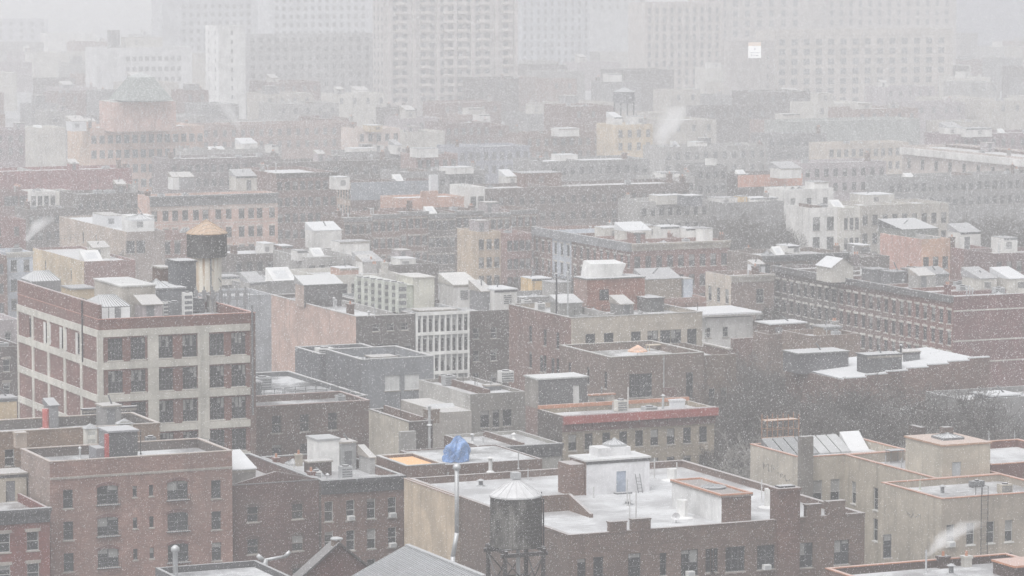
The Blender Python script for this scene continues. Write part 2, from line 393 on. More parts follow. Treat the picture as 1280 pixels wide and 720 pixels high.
        if door:
            d = MB(); d.box(x0 + door[0] + .01, y0 + .1, z0 + .06, x0 + door[0] + door[1] - .01, y0 + .15, z0 + door[2] - .01)
            do = d.build('door', door[3] if len(door) > 3 else DGREY, b)
            MB().box(x0 + door[0] + .1, y0 + .04, z0 + 1.0, x0 + door[0] + .16, y0 + .097, z0 + 1.12).build('handle', STEEL, do)
        if win:
            MB().box(win[0], y0 + .1, win[2], win[1], y0 + .14, win[3]).build('window', GLASS, b)
        if name == 'bulkhead' and x1 - x0 > 1.5:
            if rnd.random() < .55: MB().tube((x0 + (x1 - x0) * rnd.uniform(.2, .8), (y0 + y1) / 2, z + .1), (x0 + (x1 - x0) * .5, (y0 + y1) / 2, z + rnd.uniform(.7, 1.5)), .09, n=6).build('vent_pipe', DGREY, b)
            if rnd.random() < .5 and not door:
                q = MB(); a = x0 + (x1 - x0) * rnd.uniform(.1, .5)
                for i in range(5): q.box(a, y0 - .05, z0 + h * .35 + i * h * .09, a + min(1.1, (x1 - x0) * .4), y0 - .003, z0 + h * .35 + i * h * .09 + h * .05)
                q.build('louvre', DGREY, b)
            if rnd.random() < .5: MB().box(x0 - .03, y0 - .06, z - .28, x1 + .03, y0 - .003, z - .01).build('fascia', rnd.choice([DGREY, TAR, STONE]), b)
        if skylight: pyramid(b, (x0 + x1) / 2, (y0 + y1) / 2, z + .163, min(x1 - x0, y1 - y0) * .6)
        return b
    def chimney(s, px, py, h, w=.8, d=.6, m=None, pots=1):
        z = s.zr + h; x, y = W(px, py, z); return s.chim(x - s.ox, y - s.oy, h, w, d, m, pots)
    def chim(s, x, y, h, w=.8, d=.6, m=None, pots=1):
        z0, z = s.zr - .05, s.zr + h; c = MB().box(x, y, z0, x + w, y + d, z - .2); c.box(x - .07, y - .07, z - .197, x + w + .07, y + d + .07, z)
        o = c.build('chimney', m or s.wall, s.root)
        if pots:
            p = MB()
            for i in range(pots): p.lathe(x + w * (i + .5) / pots, y + d / 2, [(.13, z + .003), (.11, z + .4)], 10)
            p.build('chimney_pot', COPING, o)
        return o
    def pipe(s, px, py, h, r=.07, m=None, cap=True):
        x, y = W(px, py, s.zr); return s.pip(x - s.ox, y - s.oy, h, r, m, cap)
    def pip(s, x, y, h, r=.07, m=None, cap=True):
        b = MB().tube((x, y, s.zr - .05), (x, y, s.zr + h), r, n=8); b.lathe(x, y, [(r * 2.2, s.zr - .01), (r * 1.3, s.zr + .14)], 8)
        if cap and r > .09: b.lathe(x, y, [(r * 1.1, s.zr + h), (r * 2, s.zr + h + .06), (r * .4, s.zr + h + .22)], 8)
        return b.build('vent_pipe', m or STEEL, s.root)
    def unit(s, px, py, h, w, d, m=None, name='roof_unit'):
        z = s.zr + h; x, y = W(px, py, z); return s.uni(x - s.ox, y - s.oy, h, w, d, m, name)
    def uni(s, x, y, h, w, d, m=None, name='roof_unit'):
        z0 = s.zr; c = MB().box(x, y, z0 + .12, x + w, y + d, z0 + h)
        for i in range(2):
            for j in range(2): c.box(x + .05 + i * (w - .2), y + .05 + j * (d - .2), z0 - .02, x + .15 + i * (w - .2), y + .15 + j * (d - .2), z0 + .117)
        o = c.build(name, m or STEEL, s.root)
        g = MB().lathe(x + w/2, y + d/2, [(min(w, d) * .36, z0 + h - .01), (min(w, d) * .36, z0 + h + .12), (min(w, d) * .28, z0 + h + .14)], 14); g.build('fan', IRON, o)
        n = MB()
        for i in range(4): n.box(x + .08, y - .02, z0 + .2 + i * (h - .3) / 4, x + w - .08, y - .003, z0 + .2 + (i + .6) * (h - .3) / 4)
        n.build('louvre', DGREY, o); return o
    def sky(s, px, py, size, h=.5):
        x, y = W(px, py, s.zr); return pyramid(s.root, x - s.ox, y - s.oy, s.zr, size, h)
    def slant(s, x, y, w, d, h):
        z = s.zr - .02; b = MB()
        b.quad((x, y, z), (x + w, y, z), (x + w, y, z + .3), (x, y, z + .3)); b.quad((x, y, z + .3), (x + w, y, z + .3), (x + w, y + d, z + h), (x, y + d, z + h))
        b.quad((x, y + d, z), (x, y, z), (x, y, z + .3), (x, y + d, z + h)); b.quad((x + w, y, z), (x + w, y + d, z), (x + w, y + d, z + h), (x + w, y, z + .3)); b.quad((x + w, y + d, z), (x, y + d, z), (x, y + d, z + h), (x + w, y + d, z + h))
        o = b.build('skylight', WHITE, s.root); q = lambda u, v: (x + w * u, y + d * v, z + .3 + (h - .3) * v + .02)
        MB().quad(q(.22, .22), q(.78, .22), q(.78, .78), q(.22, .78)).build('pane', M('glasslight', (.3, .32, .34)), o); return o
    def rail(s, pts, h=1.0, m=None, step=1.3):
        b = MB(); P = [W(px, py, s.zr) for px, py in pts]; P = [(x - s.ox, y - s.oy) for x, y in P]
        for (xa, ya), (xb, yb) in zip(P, P[1:]):
            n = max(1, int(math.hypot(xb - xa, yb - ya) / step))
            for i in range(n + 1):
                x, y = xa + (xb - xa) * i / n, ya + (yb - ya) * i / n; b.tube((x, y, s.zr), (x, y, s.zr + h), .035, n=4)
            for k in (.5, 1): b.tube((xa, ya, s.zr + h * k), (xb, yb, s.zr + h * k), .03, n=4)
        return b.build('railing', m or IRON, s.root)
    def dish(s, px, py, r=.5, h=1.0):
        x, y = W(px, py, s.zr); x -= s.ox; y -= s.oy; z = s.zr
        b = MB().tube((x, y, z), (x, y, z + h), .04); n = Vector((-.5, -.7, .5)).normalized(); u = n.orthogonal().normalized(); w = n.cross(u); c = Vector((x, y, z + h))
        i = len(b.v); b.v.append(tuple(c - n * r * .22))
        for k in range(16):
            a = 2 * math.pi * k / 16; b.v.append(tuple(c + (u * math.cos(a) + w * math.sin(a)) * r))
        for k in range(16): b.f.append((i, i + 1 + k, i + 1 + (k + 1) % 16)); b.m.append(0)
        b.tube(c - n * r * .2, c + n * r * .7, .02, n=4)
        return b.build('satellite_dish', M('metal', (.30, .30, .31)), s.root)
    def clutter(s, n):
        x0, y0, x1, y1 = s.l; wx, wy = x1 - x0, y1 - y0
        for i in range(n):
            k = rnd.random(); x = x0 + 1 + rnd.random() * max(.1, wx - 3.5); y = y0 + 1 + rnd.random() * max(.1, wy - 4)
            if k < .10:
                q = x0 + wx * rnd.uniform(.2, .8); a = MB().box(q, y0 + .4, s.zr, q + .3, y1 - .4, s.zr + rnd.uniform(.5, 1.0)); a.build('party_wall', rnd.choice([s.wall, STU['grey'], BRK['brown']]), s.root)
            elif k < .15:
                a = MB(); h = rnd.uniform(1.8, 3.2); a.tube((x, y, s.zr), (x, y, s.zr + h), .04, n=4)
                for q in range(4): a.tube((x - .5 + .08 * q, y, s.zr + h - .15 - .22 * q), (x + .5 - .08 * q, y, s.zr + h - .15 - .22 * q), .02, n=3)
                a.build('aerial', IRON, s.root)
            elif k < .36: s.chim(x0 + .35 if rnd.random() < .5 else x1 - 1.2, y, rnd.uniform(1.3, 2.4), rnd.uniform(.6, .9), rnd.uniform(.6, 1.6), rnd.choice([s.wall, STU['grey'], BRK['brown']]), rnd.choice([1, 2]))
            elif k < .42: s.bulk(x, y, x + min(wx * .5, rnd.uniform(1.8, 3.0)), y + rnd.uniform(2.4, 3.6), rnd.uniform(1.6, 2.4), rnd.choice([STU['white'], STU['grey'], STU['ash'], STU['mauve'], s.wall]), (.4, .9, 2.0))
            elif k < .56: pyramid(s.root, x + .6, y + .6, s.zr, rnd.uniform(1.0, 1.8), rnd.uniform(.4, .7))
            elif k < .58: s.slant(x, y, rnd.uniform(1.6, 2.4), rnd.uniform(1.8, 2.6), rnd.uniform(1.1, 1.7))
            elif k < .82: s.pip(x, y, rnd.uniform(.6, 1.8), rnd.choice([.06, .1, .14]))
            else: s.uni(x, y, rnd.uniform(.7, 1.3), rnd.uniform(.9, 1.8), rnd.uniform(.8, 1.2))
def pyramid(parent, x, y, z, size, h=.55, m=None):
    r = size / 2; b = MB(); b.box(x - r, y - r, z - .02, x + r, y + r, z + .22)
    o = b.build('skylight', m or STEEL, parent); g = MB(); e = r - .06; t = z + .22 + h
    P = [(x - e, y - e), (x + e, y - e), (x + e, y + e), (x - e, y + e)]
    for i in range(4):
        a, c = P[i], P[(i + 1) % 4]; g.quad((*a, z + .225), (*c, z + .225), (x, y, t))
    g.build('pane', M('glasslight', (.22, .235, .25)), o); f = MB()
    for i in range(4):
        a, c = P[i], P[(i + 1) % 4]
        for k in range(4):
            p = (a[0] + (c[0] - a[0]) * k / 4, a[1] + (c[1] - a[1]) * k / 4, z + .24); f.tube(p, (x, y, t + .02), .03, n=4)
    f.build('glazing_bar', IRON, o); return o
ORD = 'first second third fourth fifth sixth seventh eighth ninth tenth eleventh twelfth'.split()

# ------------------------------------------------------------------ ground
tag(MB().quad((-2500, -200, 0), (5100, -200, 0), (5100, 6500, 0), (-2500, 6500, 0)).build('ground', M('ground', (.10, .10, .10))), kind='structure')

# ------------------------------------------------------------------ nearest buildings, bottom of the photo
TB = W(711, 670, 13)
b = Bld('brick_house', 'red brick row house with dark cornice at the bottom left corner of the photo', -95, 645, 11.7, 62, d=16, wall=M('brick', (.27, .10, .085)), lwall=BRK['plum'],
        front=[([-40, 5, 41], 1.15, 1.75, 3.0, 2.95, 3, 'lintel')], cornice=(M('paint', (.08, .08, .085)), 1.3, .5), roof=(.22, .21, .21), ph=.8)
b.rail([(8, 628), (8, 606), (30, 596)], 1.1); b.pipe(22, 612, 1.6, .06, IRON); b.pipe(20, 620, 2.6, .05, IRON); b.uni(13.2, 5.2, 1.0, 1.0, .9); b.chim(14.6, 8.0, 1.2, .7, .9, BRK['tan'])
b.bulk(9.6, 9.5, 12.4, 12.6, 2.6, STU['beige'], (.8, .9, 2.0))
F1 = b = Bld('brick_tenement', 'wide rose brick tenement with paired arched windows and a red edged dark bulkhead', 62, 578, 15.5, 290, 26, wall=M('brick', (.36, .215, .18)), lwall=M('brick', (.42, .32, .28)), rwall=M('brick', (.16, .13, .12)),
        front=[([85, 270], .95, 1.75, 3.55, 2.98, 4, 'sash'), ([134.5, 222], 2.05, 1.75, 3.4, 2.98, 4, 'pair'), ([168.5, 189], .42, 1.05, 3.25, 2.98, 4, 'tall')],
        coping=M('coping', (.34, .27, .23)), ph=.85, string=[1.55], frame=FRAME_D, roof=(.25, .25, .26))
x0, y0, x1, y1 = b.l
for px in (134.5, 222):                                    # brick arches over the paired windows
    c = colX(px, b.y0, 12.5) - b.ox
    for k in range(4):
        a = MB(); zc = 15.5 - 3.4 - 2.98 * k + .875
        for i in range(8):
            t0, t1 = -1.15 + 2.3 * i / 8, -1.15 + 2.3 * (i + 1) / 8; h0, h1 = .3 * (1 - (t0 / 1.15) ** 2), .3 * (1 - (t1 / 1.15) ** 2)
            a.quad((c + t0, -.05, zc + h0 - .22), (c + t1, -.05, zc + h1 - .22), (c + t1, -.05, zc + h1 + .08), (c + t0, -.05, zc + h0 + .08))
            a.quad((c + t0, -.05, zc + h0 + .08), (c + t1, -.05, zc + h1 + .08), (c + t1, 0, zc + h1 + .08), (c + t0, 0, zc + h0 + .08))
        a.build('window_arch', M('brick', (.22, .11, .10)), b.root)
    ib = MB()
    for k in range(4):                                     # iron window guards
        zb = 15.5 - 3.4 - 2.98 * k - .9
        ib.box(c - 1.15, -.42, zb - .06, c + 1.15, -.003, zb); ib.box(c - 1.15, -.42, zb + .5, c + 1.15, -.38, zb + .54)
        for i in range(12): ib.box(c - 1.14 + i * .205, -.41, zb + .003, c - 1.11 + i * .205, -.385, zb + .497)
    ib.build('window_guard', IRON, b.root)
k = b.bulkhead(136, 541, 3.0, 172, d=3.2, wall=M('paint', (.085, .085, .09)), roof=M('paint', (.30, .30, .32)), lwall=M('paint', (.20, .2, .21)))
kx, ky = W(136, 541, b.zr + 3); kx -= b.ox; ky -= b.oy
MB().box(kx - .32, ky - .05, b.zr, kx - .003, ky + .4, b.zr + 2.9).build('edge_post', M('paint', (.42, .075, .07)), k)
MB().box(kx - 1.1, ky + .5, b.zr, kx - .1, ky + 2.8, b.zr + 1.5).build('duct', M('paint', (.22, .22, .24)), k)
for (px, py, h, w) in ((107, 530, 2.9, 1.15), (148, 524, 2.4, 1.5)):  # two pale stacks with hooded caps
    z = b.zr + h; x, y = W(px, py, z); x -= b.ox; y -= b.oy
    c = MB().box(x, y, b.zr - .05, x + w, y + .8, z - .5); o = c.build('chimney', M('stucco', (.62, .61, .56)), b.root)
    g = MB(); g.quad((x - .12, y - .12, z - .49), (x + w + .12, y - .12, z - .49), (x + w / 2, y + .4, z)); g.quad((x + w + .12, y - .12, z - .49), (x + w + .12, y + .92, z - .49), (x + w / 2, y + .4, z))
    g.quad((x + w + .12, y + .92, z - .49), (x - .12, y + .92, z - .49), (x + w / 2, y + .4, z)); g.quad((x - .12, y + .92, z - .49), (x - .12, y - .12, z - .49), (x + w / 2, y + .4, z)); g.build('cap', DGREY, o)
    g = MB()
    for i in range(3): g.box(x + .2, y - .02, b.zr + .3 + i * .75, x + w - .2, y - .003, b.zr + .65 + i * .75)
    g.build('louvre', M('paint', (.4, .4, .38)), o)
b.unit(184, 547, 1.1, .9, .8, DGREY); b.dish(191, 560, .38, .8); b.pipe(176, 568, 2.4, .05, IRON); b.pipe(100, 574, 1.0, .1)
b.rail([(244, 556), (262, 559), (284, 566)], .8)
b = Bld('brick_house', 'dark brown brick house with a shallow gabled parapet beside the rose tenement', 291, 607, 12.0, 398.5, d=19, wall=M('brick', (.165, .095, .085)), roof=(.40, .40, .41), ph=1.3,
        front=[([316, 372], 1.15, 1.5, 2.9, 3.1, 3, 'sash')], coping=M('paint', (.22, .22, .23)), frame=FRAME_B)
x0, y0, x1, y1 = b.l; g = MB(); m_ = (x0 + x1) / 2
for (ya, yb) in ((-.03, .22),):
    P = [(x0, 12.1), (x1, 12.1), (m_, 13.1)]
    g.quad(*[(p, ya, q) for p, q in P]); g.quad(*[(p, yb, q) for p, q in reversed(P)])
    g.quad((x0, ya, 12.1), (m_, ya, 13.1), (m_, yb, 13.1), (x0, yb, 12.1)); g.quad((m_, ya, 13.1), (x1, ya, 12.1), (x1, yb, 12.1), (m_, yb, 13.1))
g.build('gable', b.wall, b.root)
for px in (316, 372):
    c = colX(px, b.y0, 9) - b.ox
    for k in range(3):
        a = MB(); zc = 12 - 2.9 - 3.1 * k + .75
        for i in range(6):
            t0, t1 = -.7 + 1.4 * i / 6, -.7 + 1.4 * (i + 1) / 6; h0, h1 = .25 * (1 - (t0 / .7) ** 2), .25 * (1 - (t1 / .7) ** 2)
            a.quad((c + t0, -.05, zc + h0 - .2), (c + t1, -.05, zc + h1 - .2), (c + t1, -.05, zc + h1 + .1), (c + t0, -.05, zc + h0 + .1)); a.quad((c + t0, -.05, zc + h0 + .1), (c + t1, -.05, zc + h1 + .1), (c + t1, 0, zc + h1 + .1), (c + t0, 0, zc + h0 + .1))
        a.build('window_arch', BRK['dark'], b.root)
b.bulk(.5, 1.6, 2.9, 6.2, 2.5, M('stucco', (.27, .25, .24)), roof=SNOWM)
b.pip(1.2, .9, 1.4, .06, WHITE); b.pip(5.5, 6, 1.0, .08)
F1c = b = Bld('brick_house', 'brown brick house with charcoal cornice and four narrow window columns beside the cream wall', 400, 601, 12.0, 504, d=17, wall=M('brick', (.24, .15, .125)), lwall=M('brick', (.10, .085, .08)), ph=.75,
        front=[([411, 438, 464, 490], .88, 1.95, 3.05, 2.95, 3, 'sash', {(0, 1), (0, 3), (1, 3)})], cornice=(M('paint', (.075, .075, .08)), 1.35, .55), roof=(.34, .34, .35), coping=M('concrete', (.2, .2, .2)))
x0, y0, x1, y1 = b.l
b.bulk(1.6, 7.5, 4.0, 8.8, 1.35, BRK['dark']); b.bulk(3.6, 10.2, 5.9, 13.2, 3.1, M('paint', (.80, .80, .79)), roof=STEEL, lwall=WHITE, name='billboard_bulkhead')
b.bulk(5.95, 10.0, 7.6, 12.5, 2.7, M('stucco', (.33, .34, .35)), (.4, .8, 1.9)); b.bulk(7.7, 6.5, 8.2, 9.5, 1.6, M('stucco', (.36, .36, .36)))
b.chim(-.05, 12.5, 1.3, .5, .8, BRK['red']); b.chim(-.05, 3.0, 1.2, .6, .7, BRK['red']); b.uni(.9, 4.5, .95, .9, .8, WHITE); b.pip(2.2, 4, .6, .12); b.pip(.8, 9.5, 1.1, .07, WHITE); b.chim(3.0, 14.5, 1.2, .6, .6, STU['beige'])
pyramid(b.root, 3.0, 15.6, b.zr, 1.3, .4)

# the long white-roofed building with a light well and a merloned front
fx0, fy0 = W(569, 622, 13); wx0, wy0 = TB; wx1 = colX(1081, wy0, 13); by1 = colY(505, fx0, 13)
F2 = b = Bld('flat_roofed_building', 'long white roofed building with merloned brown brick front and cream side wall', 0, 0, 13, 0, rect=(wx0, wy0, wx1, by1), wall=M('brick', (.215, .15, .125)), lwall=M('brick', (.19, .14, .12)), rwall=M('brick', (.24, .165, .14)), part='wall',
        front=[([727, 887, 1110], .8, 2.1, 3.1, 3.1, 3, 'sash'), ([748], .95, 2.2, 3.1, 3.1, 3, 'sash'), ([793], 1.2, 2.3, 3.1, 3.1, 3, 'sash'), ([829], .65, 2.0, 3.1, 3.1, 3), ([862], 1.65, 2.3, 3.15, 3.1, 3, 'pair', {(0, 0)}), ([893], .7, 2.1, 3.1, 3.1, 3),
               ([919], 1.9, 2.2, 3.15, 3.1, 3, 'triple'), ([957.5], 1.75, 2.15, 3.2, 3.1, 3, 'pair', {(0, 0)}), ([1007], 1.45, 2.2, 3.3, 3.1, 3, 'pair'), ([1052], 1.5, 2.2, 3.3, 3.1, 3, 'pair')],
        left=[(2, .9, 1.8, 3.3, 3.1, 2)], ph=.55, roof=(.38, .38, .39), trim=M('concrete', (.33, .29, .26)), frame=FRAME_D, coping=M('brick', (.25, .17, .14)), thick=.35)
Bld('', '', 0, 0, 13.03, 0, rect=(fx0, fy0, wx0 - .005, by1), root=b, wall=M('brick', (.30, .22, .17)), lwall=M('stucco', (.47, .385, .29)), rwall=M('brick', (.30, .2, .165)), front=[([594], .95, 2.0, 3.2, 3.1, 3), ([640], .95, 2.0, 3.2, 3.1, 3)], ph=.9, roof=(.34, .34, .35), coping=M('concrete', (.36, .25, .2)), trim=M('concrete', (.33, .29, .26)), frame=FRAME_D)
x0, y0, x1, y1 = b.l
mer = MB()
for a, c, h in ((762, 783, .75), (790, 813, .85), (1008, 1026, 1.0), (1034, 1056, 1.15)):
    ga, gc = colX(a, b.y0, 13) - b.ox, colX(c, b.y0, 13) - b.ox; mer = MB().box(ga, -.06, 13.09, gc, .5, 13.09 + h); mer.box(ga - .06, -.1, 13.093 + h, gc + .06, .56, 13.2 + h); mer.build('merlon', b.wall, b.root)
ga = colX(970, b.y0, 14) - b.ox; gc = colX(997, b.y0, 14) - b.ox
ch = MB().box(ga, -.45, 0, gc, -.004, 12.7); ch.box(ga, -.45, 12.703, gc, 1.1, 15.6); ch.box(ga - .1, -.55, 15.603, gc + .1, 1.2, 15.85); o = ch.build('chimney', M('brick', (.20, .12, .10)), b.root)
MB().box(ga + .3, -.1, 15.853, gc - .3, .8, 16.0).build('flue', IRON, o)
hx0, hy0 = W(812, 572, 15.6); hxa = colX(733, hy0, 15.6); hx1 = hx0                     # white stair and lift bulkhead
k = b.bulk(hxa - b.ox, hy0 - b.oy, hx1 - b.ox, hy0 - b.oy + 3.6, 3.15, M('paint', (.70, .70, .72)), (3.1, 1.0, 2.05, M('paint', (.36, .41, .50))), roof=M('concrete', (.6, .6, .6)), lwall=M('brick', (.27, .17, .14)))
kx, ky = hxa - b.ox, hy0 - b.oy; zt = b.zr + 3.3
MB().box(kx + 1.9, ky + 1.3, zt, kx + 5.2, ky + 3.4, zt + .8).build('upper_box', M('paint', (.68, .68, .69)), k); pyramid(k, kx + 4.0, ky + 2.3, zt + .8, 1.7, .55)
MB().box(kx - 1.5, ky + .3, b.zr, kx - .05, ky + 3.0, b.zr + 2.9).build('brick_wing', M('brick', (.27, .17, .14)), k)
MB().box(kx + 2.8, ky - .7, b.zr, kx + 4.4, ky - .01, b.zr + .12).build('step', DGREY, k)
ld = MB(); lx = kx + 5.0
for q in (0, .45): ld.tube((lx + q, ky - .75, b.zr), (lx + q, ky - .08, b.zr + 1.7), .035, n=4)
for i in range(5): ld.tube((lx, ky - .75 + .13 * i, b.zr + .3 * i + .15), (lx + .45, ky - .75 + .13 * i, b.zr + .3 * i + .15), .025, n=4)
tag(ld.build('ladder', DGREY, None, (b.ox, b.oy, 0)), 'short grey ladder leaning on the white rooftop bulkhead', 'ladder')
qx, qy = W(711, 617, 14.0); qx -= b.ox; qy -= b.oy; rx, ry = W(764, 635, 13.2); ry -= b.oy
lwm = M('brick', (.25, .165, .13)); MB().box(.5, qy, b.zr, qx + .3, qy + .3, b.zr + 1.5).build('light_well_wall', lwm, b.root)
lw_ = MB(); lw_.quad((qx, qy - .003, b.zr), (qx, ry, b.zr), (qx, ry, b.zr + .35), (qx, qy - .003, b.zr + 1.5)); lw_.quad((qx + .3, ry, b.zr), (qx + .3, qy - .003, b.zr), (qx + .3, qy - .003, b.zr + 1.5), (qx + .3, ry, b.zr + .35)); lw_.quad((qx, qy - .003, b.zr + 1.5), (qx, ry, b.zr + .35), (qx + .3, ry, b.zr + .35), (qx + .3, qy - .003, b.zr + 1.5)); lw_.quad((qx, ry, b.zr), (qx + .3, ry, b.zr), (qx + .3, ry, b.zr + .35), (qx, ry, b.zr + .35)); lw_.build('light_well_wall', lwm, b.root)
gx0, gy0 = W(902, 620, 14.9); gx1 = colX(939, gy0, 14.9); gy1 = colY(840, gx0, 14.9)         # brick lift house with a round fan grille
k = b.bulk(gx0 - b.ox, gy0 - b.oy, gx1 - b.ox, gy1 - b.oy, 2.3, M('brick', (.22, .145, .12)), lwall=M('paint', (.62, .62, .62)), roof=M('slate', (.20, .17, .155)), name='lift_house')
ce = MB(); X_, Y_, Z_ = gx0 - b.ox, gy0 - b.oy, b.zr + 2.463
for q in ((X_ - .12, Y_ - .12, gx1 - b.ox + .12, Y_ + .15), (X_ - .12, gy1 - b.oy - .15, gx1 - b.ox + .12, gy1 - b.oy + .12), (X_ - .12, Y_ + .153, X_ + .15, gy1 - b.oy - .153), (gx1 - b.ox - .15, Y_ + .153, gx1 - b.ox + .12, gy1 - b.oy - .153)): ce.box(q[0], q[1], Z_, q[2], q[3], Z_ + .14)
ce.build('coping', COPING, k)
cx, cy = (gx0 + gx1) / 2 - b.ox, gy0 - b.oy + (gy1 - gy0) * .45
g = MB(); g.lathe(cx, cy, [(1.15, b.zr + 2.46), (1.15, b.zr + 2.6), (.95, b.zr + 2.65)], 20); o = g.build('fan', DGREY, k); g = MB()
for i in range(10):
    a = 2 * math.pi * i / 10; g.tube((cx, cy, b.zr + 2.8), (cx + 1.15 * math.cos(a), cy + 1.15 * math.sin(a), b.zr + 2.66), .03, n=4)
g.build('fan_guard', STEEL, o)
for px, py, h, r in ((840, 600, 1.1, .5), (853, 647, 1.6, .5), (962, 634, 1.7, .5)): b.pipe(px, py, h, r, WHITE, False)
for px, py, h in ((787, 648, 2.2), (795, 650, 2.6), (784, 632, 2.4), (818, 598, 2.0), (890, 650, 1.9), (952, 628, 2.1), (846, 588, .8), (742, 622, 1.0)): b.pipe(px, py, h, .06, M('paint', (.5, .5, .5)))
b.pipe(798, 661, .35, .2, DGREY); b.pipe(785, 631, .3, .25, DGREY); b.dish(845, 654, .36, .6); b.dish(701, 636, .42, .7); b.pipe(601, 608, .5, .22, DGREY); b.pipe(560, 601, .8, .07); b.pipe(660, 600, 1.1, .06)
b.pipe(648, 586, 1.7, .06); b.pipe(613, 590, 1.3, .2, WHITE)

# beige stuccoed building at the right, three steps
z = 13.0; cx0, cy0 = W(1177, 624, z); cy1 = colY(1102, cx0, z); cx1 = colX(1330, cy0, z)
F3 = b = Bld('stucco_building', 'stepped beige stucco building with orange copings and rooftop stair house, right edge of the photo', 0, 0, z, 0, rect=(cx0, cy0, cx1, cy1), wall=M('stucco', (.345, .30, .25)), lwall=M('stucco', (.45, .405, .34)),
        front=[([1188, 1213, 1238, 1261, 1300], .85, 2.0, 3.4, 3.05, 3, 'sash', {(0, 0)})], coping=COPING, ph=.6, roof=(.27, .27, .28), frame=FRAME_W, trim=M('paint', (.62, .61, .58)))
mx0 = W(1155, 595, z)[0]; my1 = colY(1056, mx0, z)
m2 = Bld('', '', 0, 0, z + .01, 0, rect=(mx0, cy1 + .005, cx1, my1), root=b, wall=b.wall, lwall=M('stucco', (.42, .375, .31)), left=[([1067, 1094.5, 1110], .9, 2.2, 3.5, 3.05, 2, 'sash')], coping=COPING, ph=.9, roof=(.36, .36, .37), frame=FRAME_W, trim=M('paint', (.62, .61, .58)))
nx0 = colX(1000, my1, z); ny1 = colY(938, nx0, z)
m3 = Bld('', '', 0, 0, z + .02, 0, rect=(nx0, my1 + .005, cx1, ny1), root=b, wall=M('stucco', (.40, .36, .30)), lwall=M('stucco', (.47, .43, .37)), front=[([1022, 1044], 1.05, 2.5, 3.6, 3.05, 2, 'sash')], coping=COPING, ph=.8, roof=(.42, .42, .43), frame=FRAME_W, trim=M('paint', (.62, .61, .58)))
for (gx_, yb_, za_) in ((0, 3.6, 10.6), (nx0 - b.ox, my1 - b.oy + 5.0, 11.2), (nx0 - b.ox, my1 - b.oy + 2.0, 10.6)):       # faded scrawl on the side walls
    r2 = random.Random(int(yb_ * 10)); sc_ = MB(); py_, pz_ = yb_, za_
    for i in range(16):
        ny_, nz_ = yb_ + 2.6 * (i + 1) / 16 + r2.uniform(-.2, .2), za_ + r2.uniform(-.45, .45); sc_.tube((gx_ - .012, py_, pz_), (gx_ - .012, ny_, nz_), .035, n=3, cap=False); py_, pz_ = ny_, nz_
    sc_.build('graffiti', M('paint', (.20, .185, .17)), b.root)
x, y = nx0 - b.ox, my1 - b.oy
MB().box(x - .25, y - .7, 0, x + 1.1, y - .003, 15.2).build('chimney', M('concrete', (.20, .185, .17)), b.root)
bx0, by0 = W(1178, 558, 16.0); bx1 = colX(1238, by0, 16.0); byb = colY(1132, bx0, 16.0)
k = m2.bulk(bx0 - b.ox, by0 - b.oy, bx1 - b.ox, byb - b.oy, 16.0 - m2.zr, M('stucco', (.45, .40, .33)), (1.1, 1.0, 2.3, M('paint', (.42, .45, .47))), roof=M('coping', (.40, .24, .16)), lwall=M('stucco', (.50, .46, .39)), name='stair_house')
pyramid(k, (bx0 + bx1) / 2 - b.ox, (by0 + byb) / 2 - b.oy, 16.16, 2.3, .35, DGREY)
MB().box((bx0 + bx1) / 2 - b.ox + .9, byb - b.oy - 1.3, 16.163, (bx0 + bx1) / 2 - b.ox + 1.9, byb - b.oy - .4, 16.9).build('chimney', M('brick', (.2, .15, .13)), k)
gl = MB(); X0, X1 = nx0 - b.ox + .6, nx0 - b.ox + 6.5; Y0, Y1 = my1 - b.oy + 6, ny1 - b.oy - 1.2; zz = m3.zr          # sloping roof lights, half buried in snow
for i in range(7):
    a = X0 + i * 1.25
    o = MB().quad((a, Y0, zz + .15), (a + 1.1, Y0, zz + .15), (a + 1.1, Y1, zz + 1.5), (a, Y1, zz + 1.5)); o.quad((a, Y1, zz), (a, Y0, zz), (a, Y0, zz + .15), (a, Y1, zz + 1.5)); o.quad((a + 1.1, Y0, zz), (a + 1.1, Y1, zz), (a + 1.1, Y1, zz + 1.5), (a + 1.1, Y0, zz + .15)); o.quad((a + 1.1, Y1, zz), (a, Y1, zz), (a, Y1, zz + 1.5), (a + 1.1, Y1, zz + 1.5)); o.quad((a, Y0, zz), (a + 1.1, Y0, zz), (a + 1.1, Y0, zz + .15), (a, Y0, zz + .15))
    o.build('skylight', M('slate', (.16, .165, .17)) if i < 4 else M('slate', (.36, .365, .37)), b.root)
bb = MB(); Xa, Xb = X0 + 9, cx1 - b.ox - .5; bb.quad((Xa, Y1 - 2.2, zz), (Xb, Y1 - 2.2, zz), (Xb, Y1, zz + 1.7), (Xa, Y1, zz + 1.7)); bb.quad((Xa, Y1, zz), (Xa, Y1 - 2.2, zz), (Xa, Y1, zz + 1.7)); bb.quad((Xb, Y1, zz), (Xa, Y1, zz), (Xa, Y1, zz + 1.7), (Xb, Y1, zz + 1.7)); bb.build('roof_ridge', M('snowy', (.6, .6, .61)), b.root)
MB().box(Xa + 8, Y1 - 2.6, zz, Xa + 8.6, Y1 - .3, zz + 2).build('party_wall', BRK['dark'], b.root)
for px, py, h in ((1107, 586, 1.3), (1073, 560, 1.5), (1127, 588, 1.2), (1268, 560, 1.8), (1236, 556, 1.4)): m2.pipe(px, py, h, .06)
tb = MB(); tx, ty = W(1118, 578, m2.zr); tx -= b.ox; ty -= b.oy; tb.box(tx - .8, ty - .6, m2.zr + 1.2, tx + .8, ty + .6, m2.zr + 1.28)
